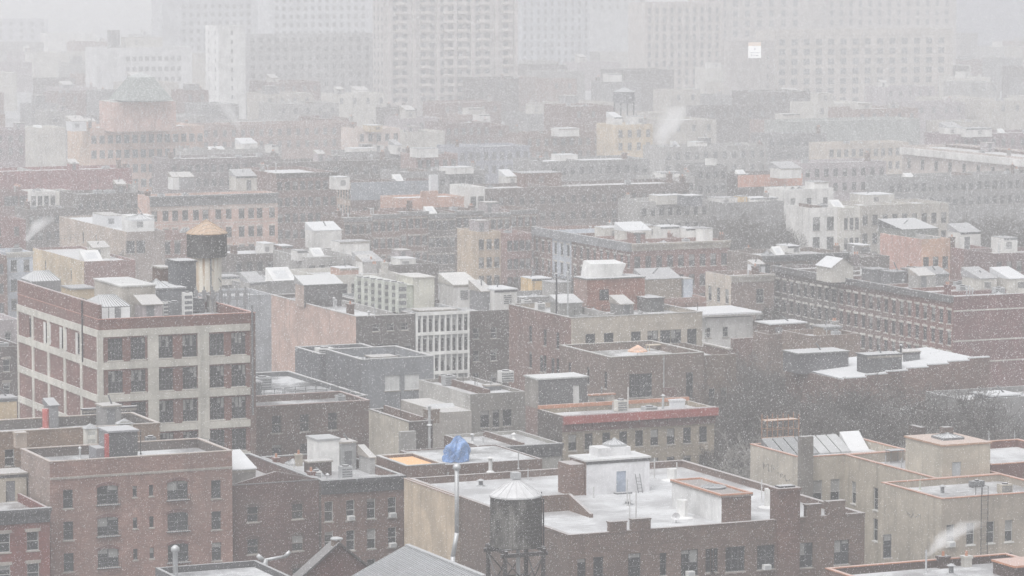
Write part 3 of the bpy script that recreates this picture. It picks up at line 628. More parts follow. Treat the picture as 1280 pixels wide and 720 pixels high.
for i in (-.7, .66):
    for j in (-.5, .46): tb.box(tx + i, ty + j, m2.zr, tx + i + .05, ty + j + .05, m2.zr + 1.197)
tag(tb.build('table', DGREY, None, (b.ox, b.oy, 0)), 'dark square table standing in the snow on the stucco roof', 'table')
b.dish(1228, 590, .55, .9); b.unit(1252, 606, .9, 1.2, .8, STU['beige']); b.pipe(1178, 618, .7, .18, DGREY); b.unit(1215, 602, .6, 1.4, .6, DGREY)
b.pipe(1157, 607, .5, .2, DGREY); b.pipe(1150, 612, .9, .06, STU['green'])
ld = MB(); lx, ly = W(1202, 622, b.zr); lx -= b.ox; ly = -.12
for q in (0, .7): ld.tube((lx + q, ly, b.zr - 5), (lx + q, ly, b.zr + 1.5), .03, n=4); ld.tube((lx + q, ly, b.zr + 1.5), (lx + q, ly + 1.0, b.zr + 1.5), .03, n=4); ld.tube((lx + q, ly + 1.0, b.zr + 1.5), (lx + q, ly + 1.0, b.zr), .03, n=4)
for i in range(16): ld.tube((lx, ly, b.zr - 5 + .4 * i), (lx + .7, ly, b.zr - 5 + .4 * i), .02, n=4)
ld.build('ladder', IRON, b.root)
Bld('brick_house', 'maroon brick house showing one wall behind the stucco stair house', 1233, 576, 13.6, 1320, d=12, wall=M('brick', (.24, .10, .085)), coping=COPING, rect=(cx1 + .1, cy1 + 2, cx1 + 12, cy1 + 16))
q0 = W(1032, 711, 13); q1 = colX(1258, q0[1], 13)
b = Bld('flat_roofed_building', 'flat snowy roof with orange coping under the steam plume, bottom right corner', 0, 0, 13, 0, rect=(q0[0], q0[1] - 16, q1, q0[1]), wall=M('brick', (.26, .16, .13)), coping=COPING, ph=.6, roof=(.30, .30, .31), rwall=BRK['dark'])
x0, y0, x1, y1 = b.l; b.pip(8.2, 14, 1.9, .08); b.pip(9.6, 12.4, .7, .2, DGREY); b.chim(10.2, 15.1, 1.0, .9, .6, BRK['dark']); b.chim(12.4, 14.9, .9, .7, .6, STU['pale']); b.bulk(13, 8.2, 18.5, 11.5, 1.0, BRK['dark'], roof=COPING)
STEAM_A = (b.ox + 9.2, b.oy + 15.3, b.zr + 1.1)

# nearest roofs that only just enter the picture
gx, gy = W(511, 682, 17.0)
g = Bld('gabled_house', 'house with a grey ribbed gable roof at the bottom edge below the cream wall', 0, 0, 14.2, 0, rect=(gx - 6.0, gy - 14, gx + 6.0, gy), wall=BRK['brown'], ph=.05, roof=(.2, .2, .2))
rz = MB(); x0, y0, x1, y1 = g.l; m_ = 6.0; t = 17.0
for dz in (0,):
    rz.quad((x0 - .3, y0 - .3, 14.1), (m_, y0 - .3, t), (m_, y1 + .3, t), (x0 - .3, y1 + .3, 14.1)); rz.quad((m_, y0 - .3, t), (x1 + .3, y0 - .3, 14.1), (x1 + .3, y1 + .3, 14.1), (m_, y1 + .3, t))
rz.quad((x0, y0 - .01, 14.2), (x1, y0 - .01, 14.2), (m_, y0 - .01, t - .1)); rz.quad((x1, y1 + .01, 14.2), (x0, y1 + .01, 14.2), (m_, y1 + .01, t - .1))
rb = rz.build('gable_roof', M('ribbed', (.18, .185, .195)), g.root)
ribs = MB()
for i in range(38):
    yy = y0 - .25 + (y1 - y0 + .5) * i / 37
    ribs.tube((m_, yy, t + .03), (x1 + .3, yy, 14.15), .04, n=4); ribs.tube((m_, yy, t + .03), (x0 - .3, yy, 14.15), .04, n=4)
ribs.build('standing_seam', M('paint', (.33, .34, .36)), rb); MB().box(m_ - .18, y0 - .35, t - .02, m_ + .18, y1 + .35, t + .08).build('ridge_cap', STEEL, rb)
ax, ay = W(423, 679, 15.5)
g = GB = Bld('gabled_house', 'dark red brick gabled house with one small chimney at the bottom edge', 0, 0, 12.6, 0, rect=(ax - 3.6, ay, ax + 3.4, ay + 1.6), wall=BRK['maroon'], ph=.05)
x0, y0, x1, y1 = g.l; rz = MB(); m_ = 3.6; t = 15.5
rz.quad((x0, y0, 12.6), (x1, y0, 12.6), (m_, y0, t - .1)); rz.quad((x1, y1, 12.6), (x0, y1, 12.6), (m_, y1, t - .1)); rz.build('gable', M('brick', (.20, .10, .09)), g.root)
rz = MB(); rz.quad((x0 - .3, y0 - .25, 12.45), (m_, y0 - .25, t), (m_, y1, t), (x0 - .3, y1, 12.45)); rz.quad((m_, y0 - .25, t), (x1 + .3, y0 - .25, 12.45), (x1 + .3, y1, 12.45), (m_, y1, t)); rz.tube((x0 - .3, y0 - .2, 12.5), (m_, y0 - .2, t + .05), .12, n=4); rz.tube((x1 + .3, y0 - .2, 12.5), (m_, y0 - .2, t + .05), .12, n=4); rz.build('gable_roof', M('slate', (.085, .075, .075)), g.root)
c = MB().box(m_ - .35, y0 + .1, t - .3, m_ + .35, y0 + .7, t + .25); c.build('chimney', BRK['tan'], g.root); MB().lathe(m_, y0 + .4, [(.5, t + .253), (.5, t + .36), (.2, t + .45)], 14).build('chimney_cap', STEEL, g.root)
ax, ay = W(320, 700, 13.9)
b = Bld('flat_roofed_building', 'low building whose dark parapet and silver elbow vents cross the bottom edge', 0, 0, 13.9, 0, rect=(ax - 8.5, ay - 9, ax, ay), wall=M('paint', (.09, .09, .095)), ph=.5, roof=(.25, .25, .26))
x0, y0, x1, y1 = b.l; v = MB()
for i, (dx, l) in enumerate(((x1 + .4, 1), (x1 - .9, -1))): pass
vx_, vy_ = x1 + .6, y1 - .4; v.tube((vx_, vy_, 12.9), (vx_, vy_, 14.0), .26, n=12); v.tube((vx_ - .1, vy_, 13.9), (vx_ + 1.7, vy_ - .1, 14.1), .13, n=10); v.tube((vx_ + 1.7, vy_ - .1, 14.1), (vx_ + 2.05, vy_ - .3, 14.5), .16, n=10); v.tube((vx_, vy_, 13.8), (vx_ - .65, vy_ - .2, 14.35), .18, n=10); v.build('elbow_vent', STEEL, b.root, smooth=True)
v = MB().lathe(x1 - 7.5, y1 - 2.0, [(.2, 13.4), (.2, 15.4), (.34, 15.5), (.34, 15.75), (.1, 15.95)], 14); v.build('vent_pipe', STEEL, b.root, smooth=True)

# roof that carries the near water tower, just below the frame
tx, ty = W(644.5, 683, 16.5)
b = Bld('flat_roofed_building', 'roof just under the bottom edge that carries the steel framed water tower', 0, 0, 12.3, 0, rect=(tx - 2.45, ty - 9, tx + 9, ty + 4), wall=BRK['brown'], ph=.4)
HOST = b
def water_tower(name, label, x, y, zb, zt, r, apex, tank, roofm, legs=None, base=None, hoops=14, zfoot=0, cap=False):
    t = thing(name, (x, y, zfoot), label, 'water tower'); f = zfoot
    o = MB().lathe(0, 0, [(r, zb - f), (r * 1.0, zb - f + (zt - zb) * .5), (r * .985, zt - f)], 48).build('tank', tank, t)
    h = MB()
    for i in range(hoops):
        zz = zb - f + (zt - zb) * ((i + .4) / hoops) ** 1.12; i0 = len(h.v)
        for q in range(48):
            a = 2 * math.pi * q / 48
            h.v += [((r + .035) * math.cos(a), (r + .035) * math.sin(a), zz), ((r + .035) * math.cos(a), (r + .035) * math.sin(a), zz + .05)]
        for q in range(48):
            q2 = (q + 1) % 48; h.f.append((i0 + 2 * q, i0 + 2 * q2, i0 + 2 * q2 + 1, i0 + 2 * q + 1)); h.m.append(0)
    h.build('hoop', M('iron', (.10, .095, .09)), o)
    s = MB()
    for q in range(40):                                      # stave joints
        a = 2 * math.pi * (q + .5) / 40; s.tube(((r + .006) * math.cos(a), (r + .006) * math.sin(a), zb - f), ((r * .985 + .006) * math.cos(a), (r * .985 + .006) * math.sin(a), zt - f), .014, n=3, cap=False)
    s.build('stave_joint', M('iron', (.05, .045, .04)), o)
    rr = r * 1.04; rf = MB(); i0 = 0; n = 16
    for q in range(n):
        a0, a1 = 2 * math.pi * q / n, 2 * math.pi * (q + 1) / n
        rf.quad((rr * math.cos(a0), rr * math.sin(a0), zt - f), (rr * math.cos(a1), rr * math.sin(a1), zt - f), (0, 0, apex - f)); rf.quad((rr * math.cos(a1), rr * math.sin(a1), zt - f), (rr * math.cos(a0), rr * math.sin(a0), zt - f), (rr * math.cos(a0), rr * math.sin(a0), zt - f - .12), (rr * math.cos(a1), rr * math.sin(a1), zt - f - .12))
    ro = rf.build('cone_roof', roofm, t); g = MB()
    for q in range(n):
        a0 = 2 * math.pi * q / n; g.tube((rr * math.cos(a0), rr * math.sin(a0), zt - f + .02), (0, 0, apex - f + .03), .03, n=4)
    g.build('roof_seam', roofm, ro)
    if cap: MB().box(-.32, -.32, apex - f - .1, .32, .32, apex - f + .38).build('roof_cap', STEEL, ro)
    if legs:
        L_ = MB(); w = r * .82
        for sx in (-1, 1):
            for sy in (-1, 1): MB().box(sx * w - .13, sy * w - .13, 0, sx * w + .13, sy * w + .13, legs - f).build('leg', M('iron', (.045, .04, .04)), t)
        fr = MB()
        for sg in (-1, 1):
            fr.box(-w - .35, sg * w - .1, legs - f + .003, w + .35, sg * w + .1, legs - f + .3); fr.box(sg * w - .1, -w - .35, legs - f + .303, sg * w + .1, w + .35, legs - f + .56)
        for q in range(7): fr.box(-w - .2, -w + q * w / 3 - .06, legs - f + .563, w + .2, -w + q * w / 3 + .06, zb - f - .003)
        fr.build('platform', M('iron', (.04, .036, .036)), t); br = MB(); hh = legs - f
        for sg in (-1, 1):
            for a, c in (((-w, sg * w), (w, sg * w)), ((sg * w, -w), (sg * w, w))):
                br.tube((*a, .2), (*c, hh - .1), .05, n=5); br.tube((*c, .2), (*a, hh - .1), .05, n=5); br.tube((*a, hh * .5), (*c, hh * .5), .06, n=5)
        br.build('brace', M('iron', (.045, .04, .04)), t)
        p = MB().tube((.3, .2, 0), (.3, .2, zb - f), .16, n=10); p.build('riser_pipe', STEEL, t)
        p = MB().tube((r + .18, -.5, 0), (r + .18, -.5, zt - f - .4), .06, n=6); p.tube((r + .18, -.15, 0), (r + .18, -.15, zt - f + .1), .04, n=6)
        for i in range(int((zt - f) / .4)): p.tube((r + .18, -.5, .3 + i * .4), (r + .18, -.15, .3 + i * .4), .02, n=4)
        p.build('ladder', IRON, t)
    return t
water_tower('water_tower', 'grey wooden water tank with snowy white cone roof on black steel legs at bottom centre', tx, ty, 16.6, 20.6, 1.98, 21.95, M('wood', (.155, .148, .138)), M('slate', (.50, .50, .51)), legs=15.95, zfoot=HOST.zr, cap=True)
vx, vy = W(566, 684, 12.6); v = MB(); zz = 14.7                # tall tin flue with an elbow
tag(v.tube((0, 0, 0.0), (0, 0, 2.6), .2, n=10).tube((0, 0, 2.6), (.42, .1, 4.6), .19, n=10).tube((.42, .1, 4.6), (.42, .1, 10), .19, n=10).lathe(.42, .1, [(.19, 10), (.34, 10.05), (.34, 10.3), (.1, 10.5)], 10).build('flue_pipe', M('metal', (.42, .43, .44)), None, (vx, vy, zz - 5.5), smooth=True),
    'tall silver flue pipe with an elbow rising before the cream wall', 'flue pipe')
# ------------------------------------------------------------------ the factory and its neighbours
CONC = M('concrete', (.52, .50, .45)); FB = M('brick', (.255, .125, .105))
FAC = b = Bld('factory_building', 'big red brick factory framed in pale concrete with a water tank on its roof', 123, 400, 24, 319, 22, wall=FB, lwall=M('brick', (.30, .155, .135)), ph=1.0, roof=(.27, .27, .28), coping=M('coping', (.36, .16, .12)),  # left brick paler than the front, light from that side put into it
        front=[([144, 172.5, 207, 237, 271, 298], 1.62, 2.35, 3.2, 3.45, 5, 'multi')], left=[([38.5, 58, 78, 98.5], 1.5, 2.2, 3.3, 3.45, 1, 'multi')], frame=FRAME_D, trim=CONC, split=False)
x0, y0, x1, y1 = b.l; cs = MB()
px_ = lambda p: colX(p, b.y0, 20) - b.ox
piers = [(x0 - .12, x0 + .45), (px_(184.5), px_(198)), (px_(247), px_(261))]
bz = [24 - 1.1 - 3.45 * k for k in range(7)]
for z in bz: cs.box(x0 - .12, -.14, z - .75, px_(312), -.004, z)
for z0, z1 in zip(bz[1:] + [0], bz):
    for a, c in piers: cs.box(a, -.12, z0 + .003, c, -.004, z1 - .753)
cs.build('concrete_frame', CONC, b.root); ls = MB()
ly = [y0 + (y1 - y0) * k / 5 for k in range(6)]
for z in bz: ls.box(-.14, .003, z - .75, -.004, y1, z)
for z0, z1 in zip(bz[1:] + [0], bz):
    for k, q in enumerate(ly): ls.box(-.12, max(.003, q - .35), z0 + .003, -.004, min(y1, q + .35), z1 - .753)
ls.build('concrete_frame', M('concrete', (.56, .54, .49)), b.root)  # left frame paler too, the same side light put into its concrete
MB().box(-.01, .05, 24.1, .4, y1, 25.6).build('parapet', M('brick', (.28, .14, .12)), b.root)
for zz in (24.9, 20.9, 17): MB().tube((px_(315), -.12, zz - 4), (px_(315), -.12, zz - .02), .11, n=6).build('downpipe', DGREY, b.root)
MB().box(px_(312), -.1, 0, x1 - .02, -.004, 22.9).build('pier', M('brick', (.25, .165, .14)), b.root)
MB().tube((-.2, y1 * .17, 19), (-.2, y1 * .17, 25.6), .09, n=6).build('downpipe', IRON, b.root)
wb = MB()
for p in (55, 61, 75, 81, 95, 101):
    q = colY(p, b.x0, 20.7) - b.oy; wb.box(-.05, q - .75, 19.6, -.004, q + .05, 21.9)
wb.build('window_board', M('paint', (.62, .61, .59)), b.root)
def skylight_house(b, px, py, h, xr, xl, panels=True):
    z = b.zr + h; x, y = W(px, py, z); xx1 = colX(xr, y, z) - b.ox; yy1 = colY(xl, x, z) - b.oy; x -= b.ox; y -= b.oy
    o = MB().box(x, y, b.zr - .05, xx1, yy1, z).build('roof_lantern', M('paint', (.25, .25, .26)), b.root); m_ = (y + yy1) / 2; t = z + 1.0
    g = MB(); g.quad((x, y, z + .003), (xx1, y, z + .003), (xx1 - .8, m_, t), (x + .8, m_, t)); g.quad((xx1, yy1, z + .003), (x, yy1, z + .003), (x + .8, m_, t), (xx1 - .8, m_, t)); g.quad((xx1, y, z + .003), (xx1, yy1, z + .003), (xx1 - .8, m_, t)); g.quad((x, yy1, z + .003), (x, y, z + .003), (x + .8, m_, t))
    g.build('pane', M('snowglass', (.36, .37, .38)), o); r_ = MB()
    for i in range(11):
        u = i / 10; r_.tube((x + (xx1 - x) * u, y, z + .03), (x + .8 + (xx1 - x - 1.6) * u, m_, t + .03), .05, n=4)
    r_.build('glazing_bar', IRON, o)
    if panels:
        pn = MB()
        for a, c in ((.05, .26), (.29, .47), (.68, .97)): pn.box(x + (xx1 - x) * a, y - .12, z - 2.4 + rnd.random() * .8, x + (xx1 - x) * c, y - .05, z - .1)
        pn.build('panel', M('paint', (.82, .82, .82)), o)
    return o
skylight_house(b, 125, 384, 1.9, 163, 103); skylight_house(b, 40, 352, 2.2, 76, 26, False)
b.bulkhead(152, 359, 3.6, 194, 118, wall=STU['stone'], roof=M('stucco', (.55, .55, .54)), name='penthouse', door=(2.2, .9, 2.0))
b.bulkhead(90, 362, 2.0, 118, 77, wall=STU['cream'], roof=SNOWM, name='penthouse')
k = b.bulkhead(196, 362, 2.9, 232, 170, wall=M('paint', (.19, .195, .21)), roof=M('tarsnow', (.26, .26, .27)), name='plant_room')
b.bulkhead(221, 328, 5.6, 245, d=3, wall=M('paint', (.10, .105, .115)), roof=TAR, name='plant_tower')
b.bulkhead(201, 336, 4.4, 214, d=3, wall=BRK['brown'], name='bulkhead'); pyramid(b.root, 10.4, 12, b.zr + 2.5, 3.2, 1.2)
u = b.unit(171, 366, 2.7, 2.2, 1.6, STEEL, 'cooling_unit'); b.unit(204, 377, 1.9, .75, .6, WHITE, 'cabinet'); b.unit(230, 366, 2.6, 1.0, .8, WHITE, 'cabinet'); b.unit(164, 388, .8, 1.6, 1.0, DGREY)
for i in range(3): b.rail([(156 + i * 22, 390), (176 + i * 22, 388)], 1.2, DGREY)
# antenna frames beside the tank
an = MB()
for i in range(7):
    x, y = W(245 + i * 10.3, 391, b.zr); x -= b.ox; y -= b.oy; an.tube((x, y, b.zr), (x, y, b.zr + 2.9), .09, n=5); an.box(x - .22, y - .12, b.zr + .9 + (i % 3) * .3, x + .22, y + .02, b.zr + 2.5)
for zz in (.5, 1.3, 2.2):
    xa, ya = W(245, 391, b.zr); xb, yb = W(308, 388, b.zr); an.tube((xa - b.ox, ya - b.oy, b.zr + zz), (xb - b.ox, yb - b.oy, b.zr + zz), .05, n=5)
tag(an.build('antenna_rack', M('paint', (.26, .26, .27)), None, (b.ox, b.oy, 0)), 'rack of pale panel antennas standing by the factory water tank', 'antennas')
sx, sy = W(259, 365, b.zr)
t = water_tower('water_tower', 'black banded water tank with tan cone roof on a cream drum on the factory', sx, sy, 27.15, 29.95, 2.32, 31.5, M('wood', (.075, .075, .078)), M('planks', (.36, .25, .165)), hoops=16, zfoot=b.zr)
MB().lathe(0, 0, [(1.68, 0), (1.68, 27.12 - b.zr)], 40).build('drum', M('rust', (.64, .61, .53)), t); p = MB().tube((-.15, -1.75, 0), (-.15, -1.75, 27.0 - b.zr), .09, n=6); p.tube((-.15, -1.75, 3.0), (1.3, -1.25, 1.2), .05, n=5); p.build('riser_pipe', DGREY, t)

b = Bld('brick_house', 'low brown brick building with three blind arched windows right of the factory', 316, 509, 12, 462, d=9, wall=M('brick', (.215, .15, .13)), front=[([346, 381, 416], 1.15, 2.0, 2.1, 3.3, 2)], ph=.7, roof=(.13, .13, .135), coping=M('coping', (.30, .2, .18)), frame=FRAME_B)
b.rail([(330, 498), (395, 492), (450, 494)], 1.0); b.clutter(2)
x = b.x0; xe = b.x1; yb = b.y1
b = Bld('flat_roofed_building', 'low charcoal flat roof with white trimmed pens between factory and slate house', 0, 0, 11.3, 0, rect=(x + .3, yb + .3, W(452, 500, 10.6)[0], yb + 26), wall=DGREY, ph=.5, roof=(.10, .10, .105), coping=M('concrete', (.45, .45, .45)))
b.bulk(1.0, 9, 7.5, 12.5, 1.5, DGREY, roof=SNOWM); b.bulk(.5, 15, 5.5, 22, 2.2, M('paint', (.11, .11, .12)), roof=TAR); b.uni(8.4, 13.5, 1.5, 2.0, 1.4); b.pip(9, 6, 1, .1); b.pip(4, 4, 1.4, .07)
b = Bld('slate_painted_house', 'slate grey painted building with two wide pale windows behind the charcoal roof', 452, 450, 14, 542, 407, wall=M('stucco', (.215, .225, .245)), lwall=M('stucco', (.15, .155, .17)), front=[([490.5, 515], 1.95, 1.85, 2.95, 3.3, 1, 'triple')], ph=1.1, roof=(.09, .09, .095), coping=M('concrete', (.5, .5, .5)), frame=M('trim', (.6, .6, .6)), split=False)
for px in (490.5, 515):
    c = colX(px, b.y0, 11) - b.ox; MB().box(c - .96, .128, 14 - 2.95 - .9, c + .96, .15, 14 - 2.95 + .9).build('curtain', M('paint', (.66, .67, .66)), b.root)
b.bulk(2.5, 2.5, 5.5, 5, .9, DGREY); b.uni(6, 4, .8, 1, .8, IRON); b.pip(4, 7, 1.2, .07); b.uni(1.2, 6, .6, 1.4, .9, M('paint', (.35, .35, .36))); b.pip(7.2, 2.5, .8, .1)
sx0, sy0 = b.x0, b.y1
w_ = Bld('slate_painted_house', 'lower slate grey wing carrying a white cabinet unit left of the slate house', 0, 0, 13.4, 0, rect=(sx0 - .6, sy0 + .2, b.x1 - 1, sy0 + 9), wall=M('stucco', (.14, .145, .16)), ph=.8, roof=(.09, .09, .095), coping=M('concrete', (.45, .45, .45)))
w_.uni(.6, 2.2, 1.3, 2.0, 1.4, WHITE)
b = PKW = Bld('brick_building', 'building with long pink rendered side wall and dark grey street front', 445, 396, 15, 518.5, 339, wall=M('brick', (.155, .135, .13)), lwall=M('stucco', (.47, .335, .285)), front=[([470, 488, 506], 1.0, 1.0, 1.55, 3.4, 1, 'sash'), ([458, 476, 494, 510], 1.0, 1.7, 4.6, 3.2, 2, 'sash')], ph=.5, roof=(.32, .32, .33), coping=M('concrete', (.45, .43, .42)))
b.bulkhead(380, 357, 3.0, 428, 369, wall=M('brick', (.17, .16, .165)), lwall=M('stucco', (.40, .31, .27)), roof=M('tarsnow', (.3, .3, .3))); b.pip(5, 6, 1.5, .06); b.pip(3, 3, .7, .15); b.clutter(2)
b = MOD = Bld('modern_building', 'modern grey block with white framed grid of tall narrow windows', 0, 0, 15.2, 0, rect=(b.x1 + .02, b.y0 - .3, colX(585, b.y0, 15), b.y1 - 4), wall=M('paint', (.30, .31, .32)), front=[(9, .62, 2.05, 1.75 + .1, 2.62, 4, 'tall')], ph=.5, roof=(.36, .36, .37), frame=M('trim', (.7, .7, .7)), split=False)
x0, y0, x1, y1 = b.l; g = MB()
for z in [15.2 - 2.62 * k for k in range(6)]: g.box(x0, -.22, z - .42, x1, -.004, z)
for k in range(10):
    c = x0 + (x1 - x0) * k / 9; hw = .22 if k in (0, 9) else .1
    for q in range(5): g.box(max(x0, c - hw), -.2 if hw > .15 else -.14, 15.2 - 2.62 * (q + 1) + .003, min(x1, c + hw), -.004, 15.2 - 2.62 * q - .423)
g.build('white_frame', M('paint', (.78, .78, .76)), b.root)
G = STU['green']; k = b.bulkhead(497, 358, 3.0, 516, 446, wall=G, roof=M('stucco', (.5, .52, .45)), name='penthouse', door=(.3, .9, 2.1, WHITE)); k2 = b.bulkhead(517, 348, 4.0, 543, d=6, wall=M('stucco', (.57, .56, .49)), roof=STU['pale'], name='penthouse')
for i in range(7): b.uni(-2.5 + .3 * i, 14.5 - i * 1.7, 4.0 + .05 * (i % 2), 1.2, 1.1, M('paint', (.50, .52, .47)))
b.bulk(1.2, 1.5, 6.5, 4.0, .45, STU['grey'])
b = Bld('brick_building', 'plain dark brown brick house with white roof sheds right of the modern grid block', 0, 0, 15, 0, rect=(b.x1 + .05, b.y0 + .6, colX(652, b.y0, 15), b.y0 + 17), wall=M('brick', (.16, .13, .12)), ph=.5, roof=(.38, .38, .39), front=[(3, .9, 1.5, 3.0, 3, 3)])
b.bulkhead(567, 357, 3.0, 599, d=5, wall=STU['white'], roof=STU['pale']); b.bulkhead(602, 365, 2.6, 616, d=4, wall=M('paint', (.2, .2, .21))); b.bulkhead(618, 363, 2.9, 646, d=5, wall=STU['white'], roof=SNOWM); b.pip(7, 2, 1.6, .07)
for px, py, h in ((612, 389, 1.1), (556, 388, 1.5), (630, 389, .9)): b.pipe(px, py, h, .06)

# the beige block with the brick penthouse and its terrace
x0_, y0_ = W(714, 398, 17); x1_ = colX(878, y0_, 17); yl_ = colY(636, x0_, 17)
lx0, ly0 = W(763, 447, 13.7)
b = UP_ = Bld('brick_building', 'beige and red brick block with a brick penthouse and white tank on its roof', 0, 0, 17, 0, rect=(x0_, y0_, x1_, yl_), wall=M('stucco', (.40, .355, .30)), lwall=M('brick', (.29, .17, .145)), coping=M('concrete', (.33, .31, .29)), ph=.6, roof=(.10, .10, .10), split=False,
        front=[([738, 761, 795, 865], 1.35, 2.5, 3.3, 3.3, 1, 'sash'), ([816, 832, 845], 1.5, 2.3, 3.2, 3.3, 1, 'pair')], left=[([663, 681, 697], 1.0, 2.1, 3.2, 3.3, 3)], frame=FRAME_D)
k = b.bulkhead(734, 350, 4.2, 806, 717, wall=M('brick', (.40, .185, .135)), lwall=M('brick', (.45, .3, .26)), roof=M('tarsnow', (.16, .16, .16)), name='penthouse', win=None)
wx, wy = W(762, 368, b.zr + 2.4); wx -= b.ox; ky = W(734, 350, b.zr + 4.2)[1] - b.oy
MB().box(wx - .65, ky - .05, b.zr + 1.5, wx + .65, ky - .003, b.zr + 2.9).build('window', GLASS, k)
kx = W(734, 350, b.zr + 4.2)[0] - b.ox; zt = b.zr + 4.36; tk = MB()
tk.quad((kx + 1.2, ky + 1.5, zt), (kx + 5.6, ky + 1.5, zt), (kx + 6.3, ky + 1.5, zt + 1.6), (kx + 1.2, ky + 1.5, zt + 1.7)); tk.quad((kx + 1.2, ky + 1.5, zt + 1.7), (kx + 6.3, ky + 1.5, zt + 1.6), (kx + 6.0, ky + 4.5, zt + 1.9), (kx + 1.6, ky + 4.5, zt + 1.95)); tk.quad((kx + 1.2, ky + 4.5, zt), (kx + 1.2, ky + 1.5, zt), (kx + 1.2, ky + 1.5, zt + 1.7), (kx + 1.6, ky + 4.5, zt + 1.95)); tk.quad((kx + 5.6, ky + 1.5, zt), (kx + 5.6, ky + 4.5, zt), (kx + 6.0, ky + 4.5, zt + 1.9), (kx + 6.3, ky + 1.5, zt + 1.6)); tk.quad((kx + 5.6, ky + 4.5, zt), (kx + 1.2, ky + 4.5, zt), (kx + 1.6, ky + 4.5, zt + 1.95), (kx + 6.0, ky + 4.5, zt + 1.9))
tag(tk.build('roof_tank', M('paint', (.74, .74, .73)), None, (b.ox, b.oy, 0)), 'white sloping sided tank on top of the brick penthouse', 'tank')
b.rail([(718, 394), (800, 389), (872, 388)], 1.0); b.bulkhead(700, 380, 1.5, 728, 688, wall=M('paint', (.33, .33, .32)), roof=M('concrete', (.4, .4, .4))); b.bulkhead(809, 374, 1.7, 830, d=4, wall=M('paint', (.12, .12, .12)), roof=TAR)
for px, py in ((672, 385), (655, 381)): b.unit(px, py - 6, 1.0, 1.1, .9, WHITE)
b.pip(3.0, 7.4, 3.9 + 1.7, .1); b.pip(1.0, 6.5, 5.5, .12, IRON)
lo = Bld('brick_building', 'brown brick terrace block with planters and a peach parasol below the beige block', 0, 0, 13.7, 0, rect=(lx0, ly0, colX(880, ly0, 13.7), y0_ - .02), wall=M('brick', (.275, .20, .165)), lwall=M('brick', (.285, .205, .175)), coping=M('concrete', (.42, .40, .37)), ph=.9, roof=(.14, .14, .13), split=False,
         front=[([801], 3.1, 2.9, 3.6, 3.5, 2, 'multi'), ([862], 1.0, 3.2, 3.9, 3.6, 2)], left=[([676, 690, 712, 735, 757], .8, 2.1, 2.9, 3.3, 3)], frame=FRAME_D)
MB().box(colX(828, ly0, 12) - lo.ox, -.25, 8.3, colX(845, ly0, 12) - lo.ox, -.003, 9.7).build('chimney', M('brick', (.25, .13, .11)), lo.root)
lo.pipe(829, 449, .2, .07); MB().tube((colX(829, ly0, 12) - lo.ox, -.18, 9), (colX(829, ly0, 12) - lo.ox, -.18, 13.6), .07, n=6).build('downpipe', STEEL, lo.root)
ux, uy = W(797, 446, 13.3); pr = thing('parasol', (ux, uy, lo.zr), 'peach coloured parasol open on the brick terrace', 'parasol')
MB().tube((0, 0, 0), (0, 0, 1.9), .04).build('pole', STEEL, pr); MB().lathe(0, 0, [(1.25, 1.15), (1.2, 1.3), (.1, 1.95)], 10).build('canopy', M('cloth', (.62, .38, .26)), pr)
tb = thing('table', (*W(822, 438, lo.zr), lo.zr), 'pale wooden table standing on the brick terrace', 'table'); MB().box(-1.5, -.5, .7, 1.5, .5, .78).build('tabletop', M('planks', (.42, .36, .28)), tb)
for sx in (-1.4, 1.3):
    for sy in (-.45, .37): MB().box(sx, sy, 0, sx + .1, sy + .08, .697).build('leg', M('planks', (.42, .36, .28)), tb)
olive = Bld('brick_building', 'pale and brown patched brick wall half hidden by trees right of the terrace block', 0, 0, 13.3, 0, rect=(lo.x1 + .02, ly0 + .4, colX(922, ly0, 13.3), ly0 + 14), wall=M('brick', (.235, .175, .14)), ph=.7, roof=(.16, .16, .155), front=[([868 + 22, 905], .9, 2.2, 5.2, 3.5, 1)])
olive.bulk(4.2, 1.2, 4.6, 8, 1.1, BRK['brown'])
hw = Bld('white_house', 'white rendered house with a flat snowy overhanging roof beside the beige block', 883, 398, 12.1, 941, d=8, wall=STU['white'], ph=.3, roof=SNOWM, front=[([885, 907], .85, 1.4, 2.0, 3, 1)])
x0, y0, x1, y1 = hw.l; MB().box(x0 - 1.6, y0 - 1.0, 12.35, x1 + 1.0, y1 + .5, 12.62).build('overhang_roof', M('paint', (.34, .33, .32)), hw.root); MB().box(x0 - 1.5, y0 - .9, 12.623, x1 + .9, y1 + .4, 12.8).build('snow_cover', SNOWM, hw.root)
bw = Bld('garden_wall', 'low red brown brick wall in front of the white overhang roofed house', 0, 0, 9.6, 0, rect=(hw.x0 + 2, hw.y0 - 4, hw.x0 + 14, hw.y0 - 3.4), wall=BRK['rose'], ph=.05, cat='wall')

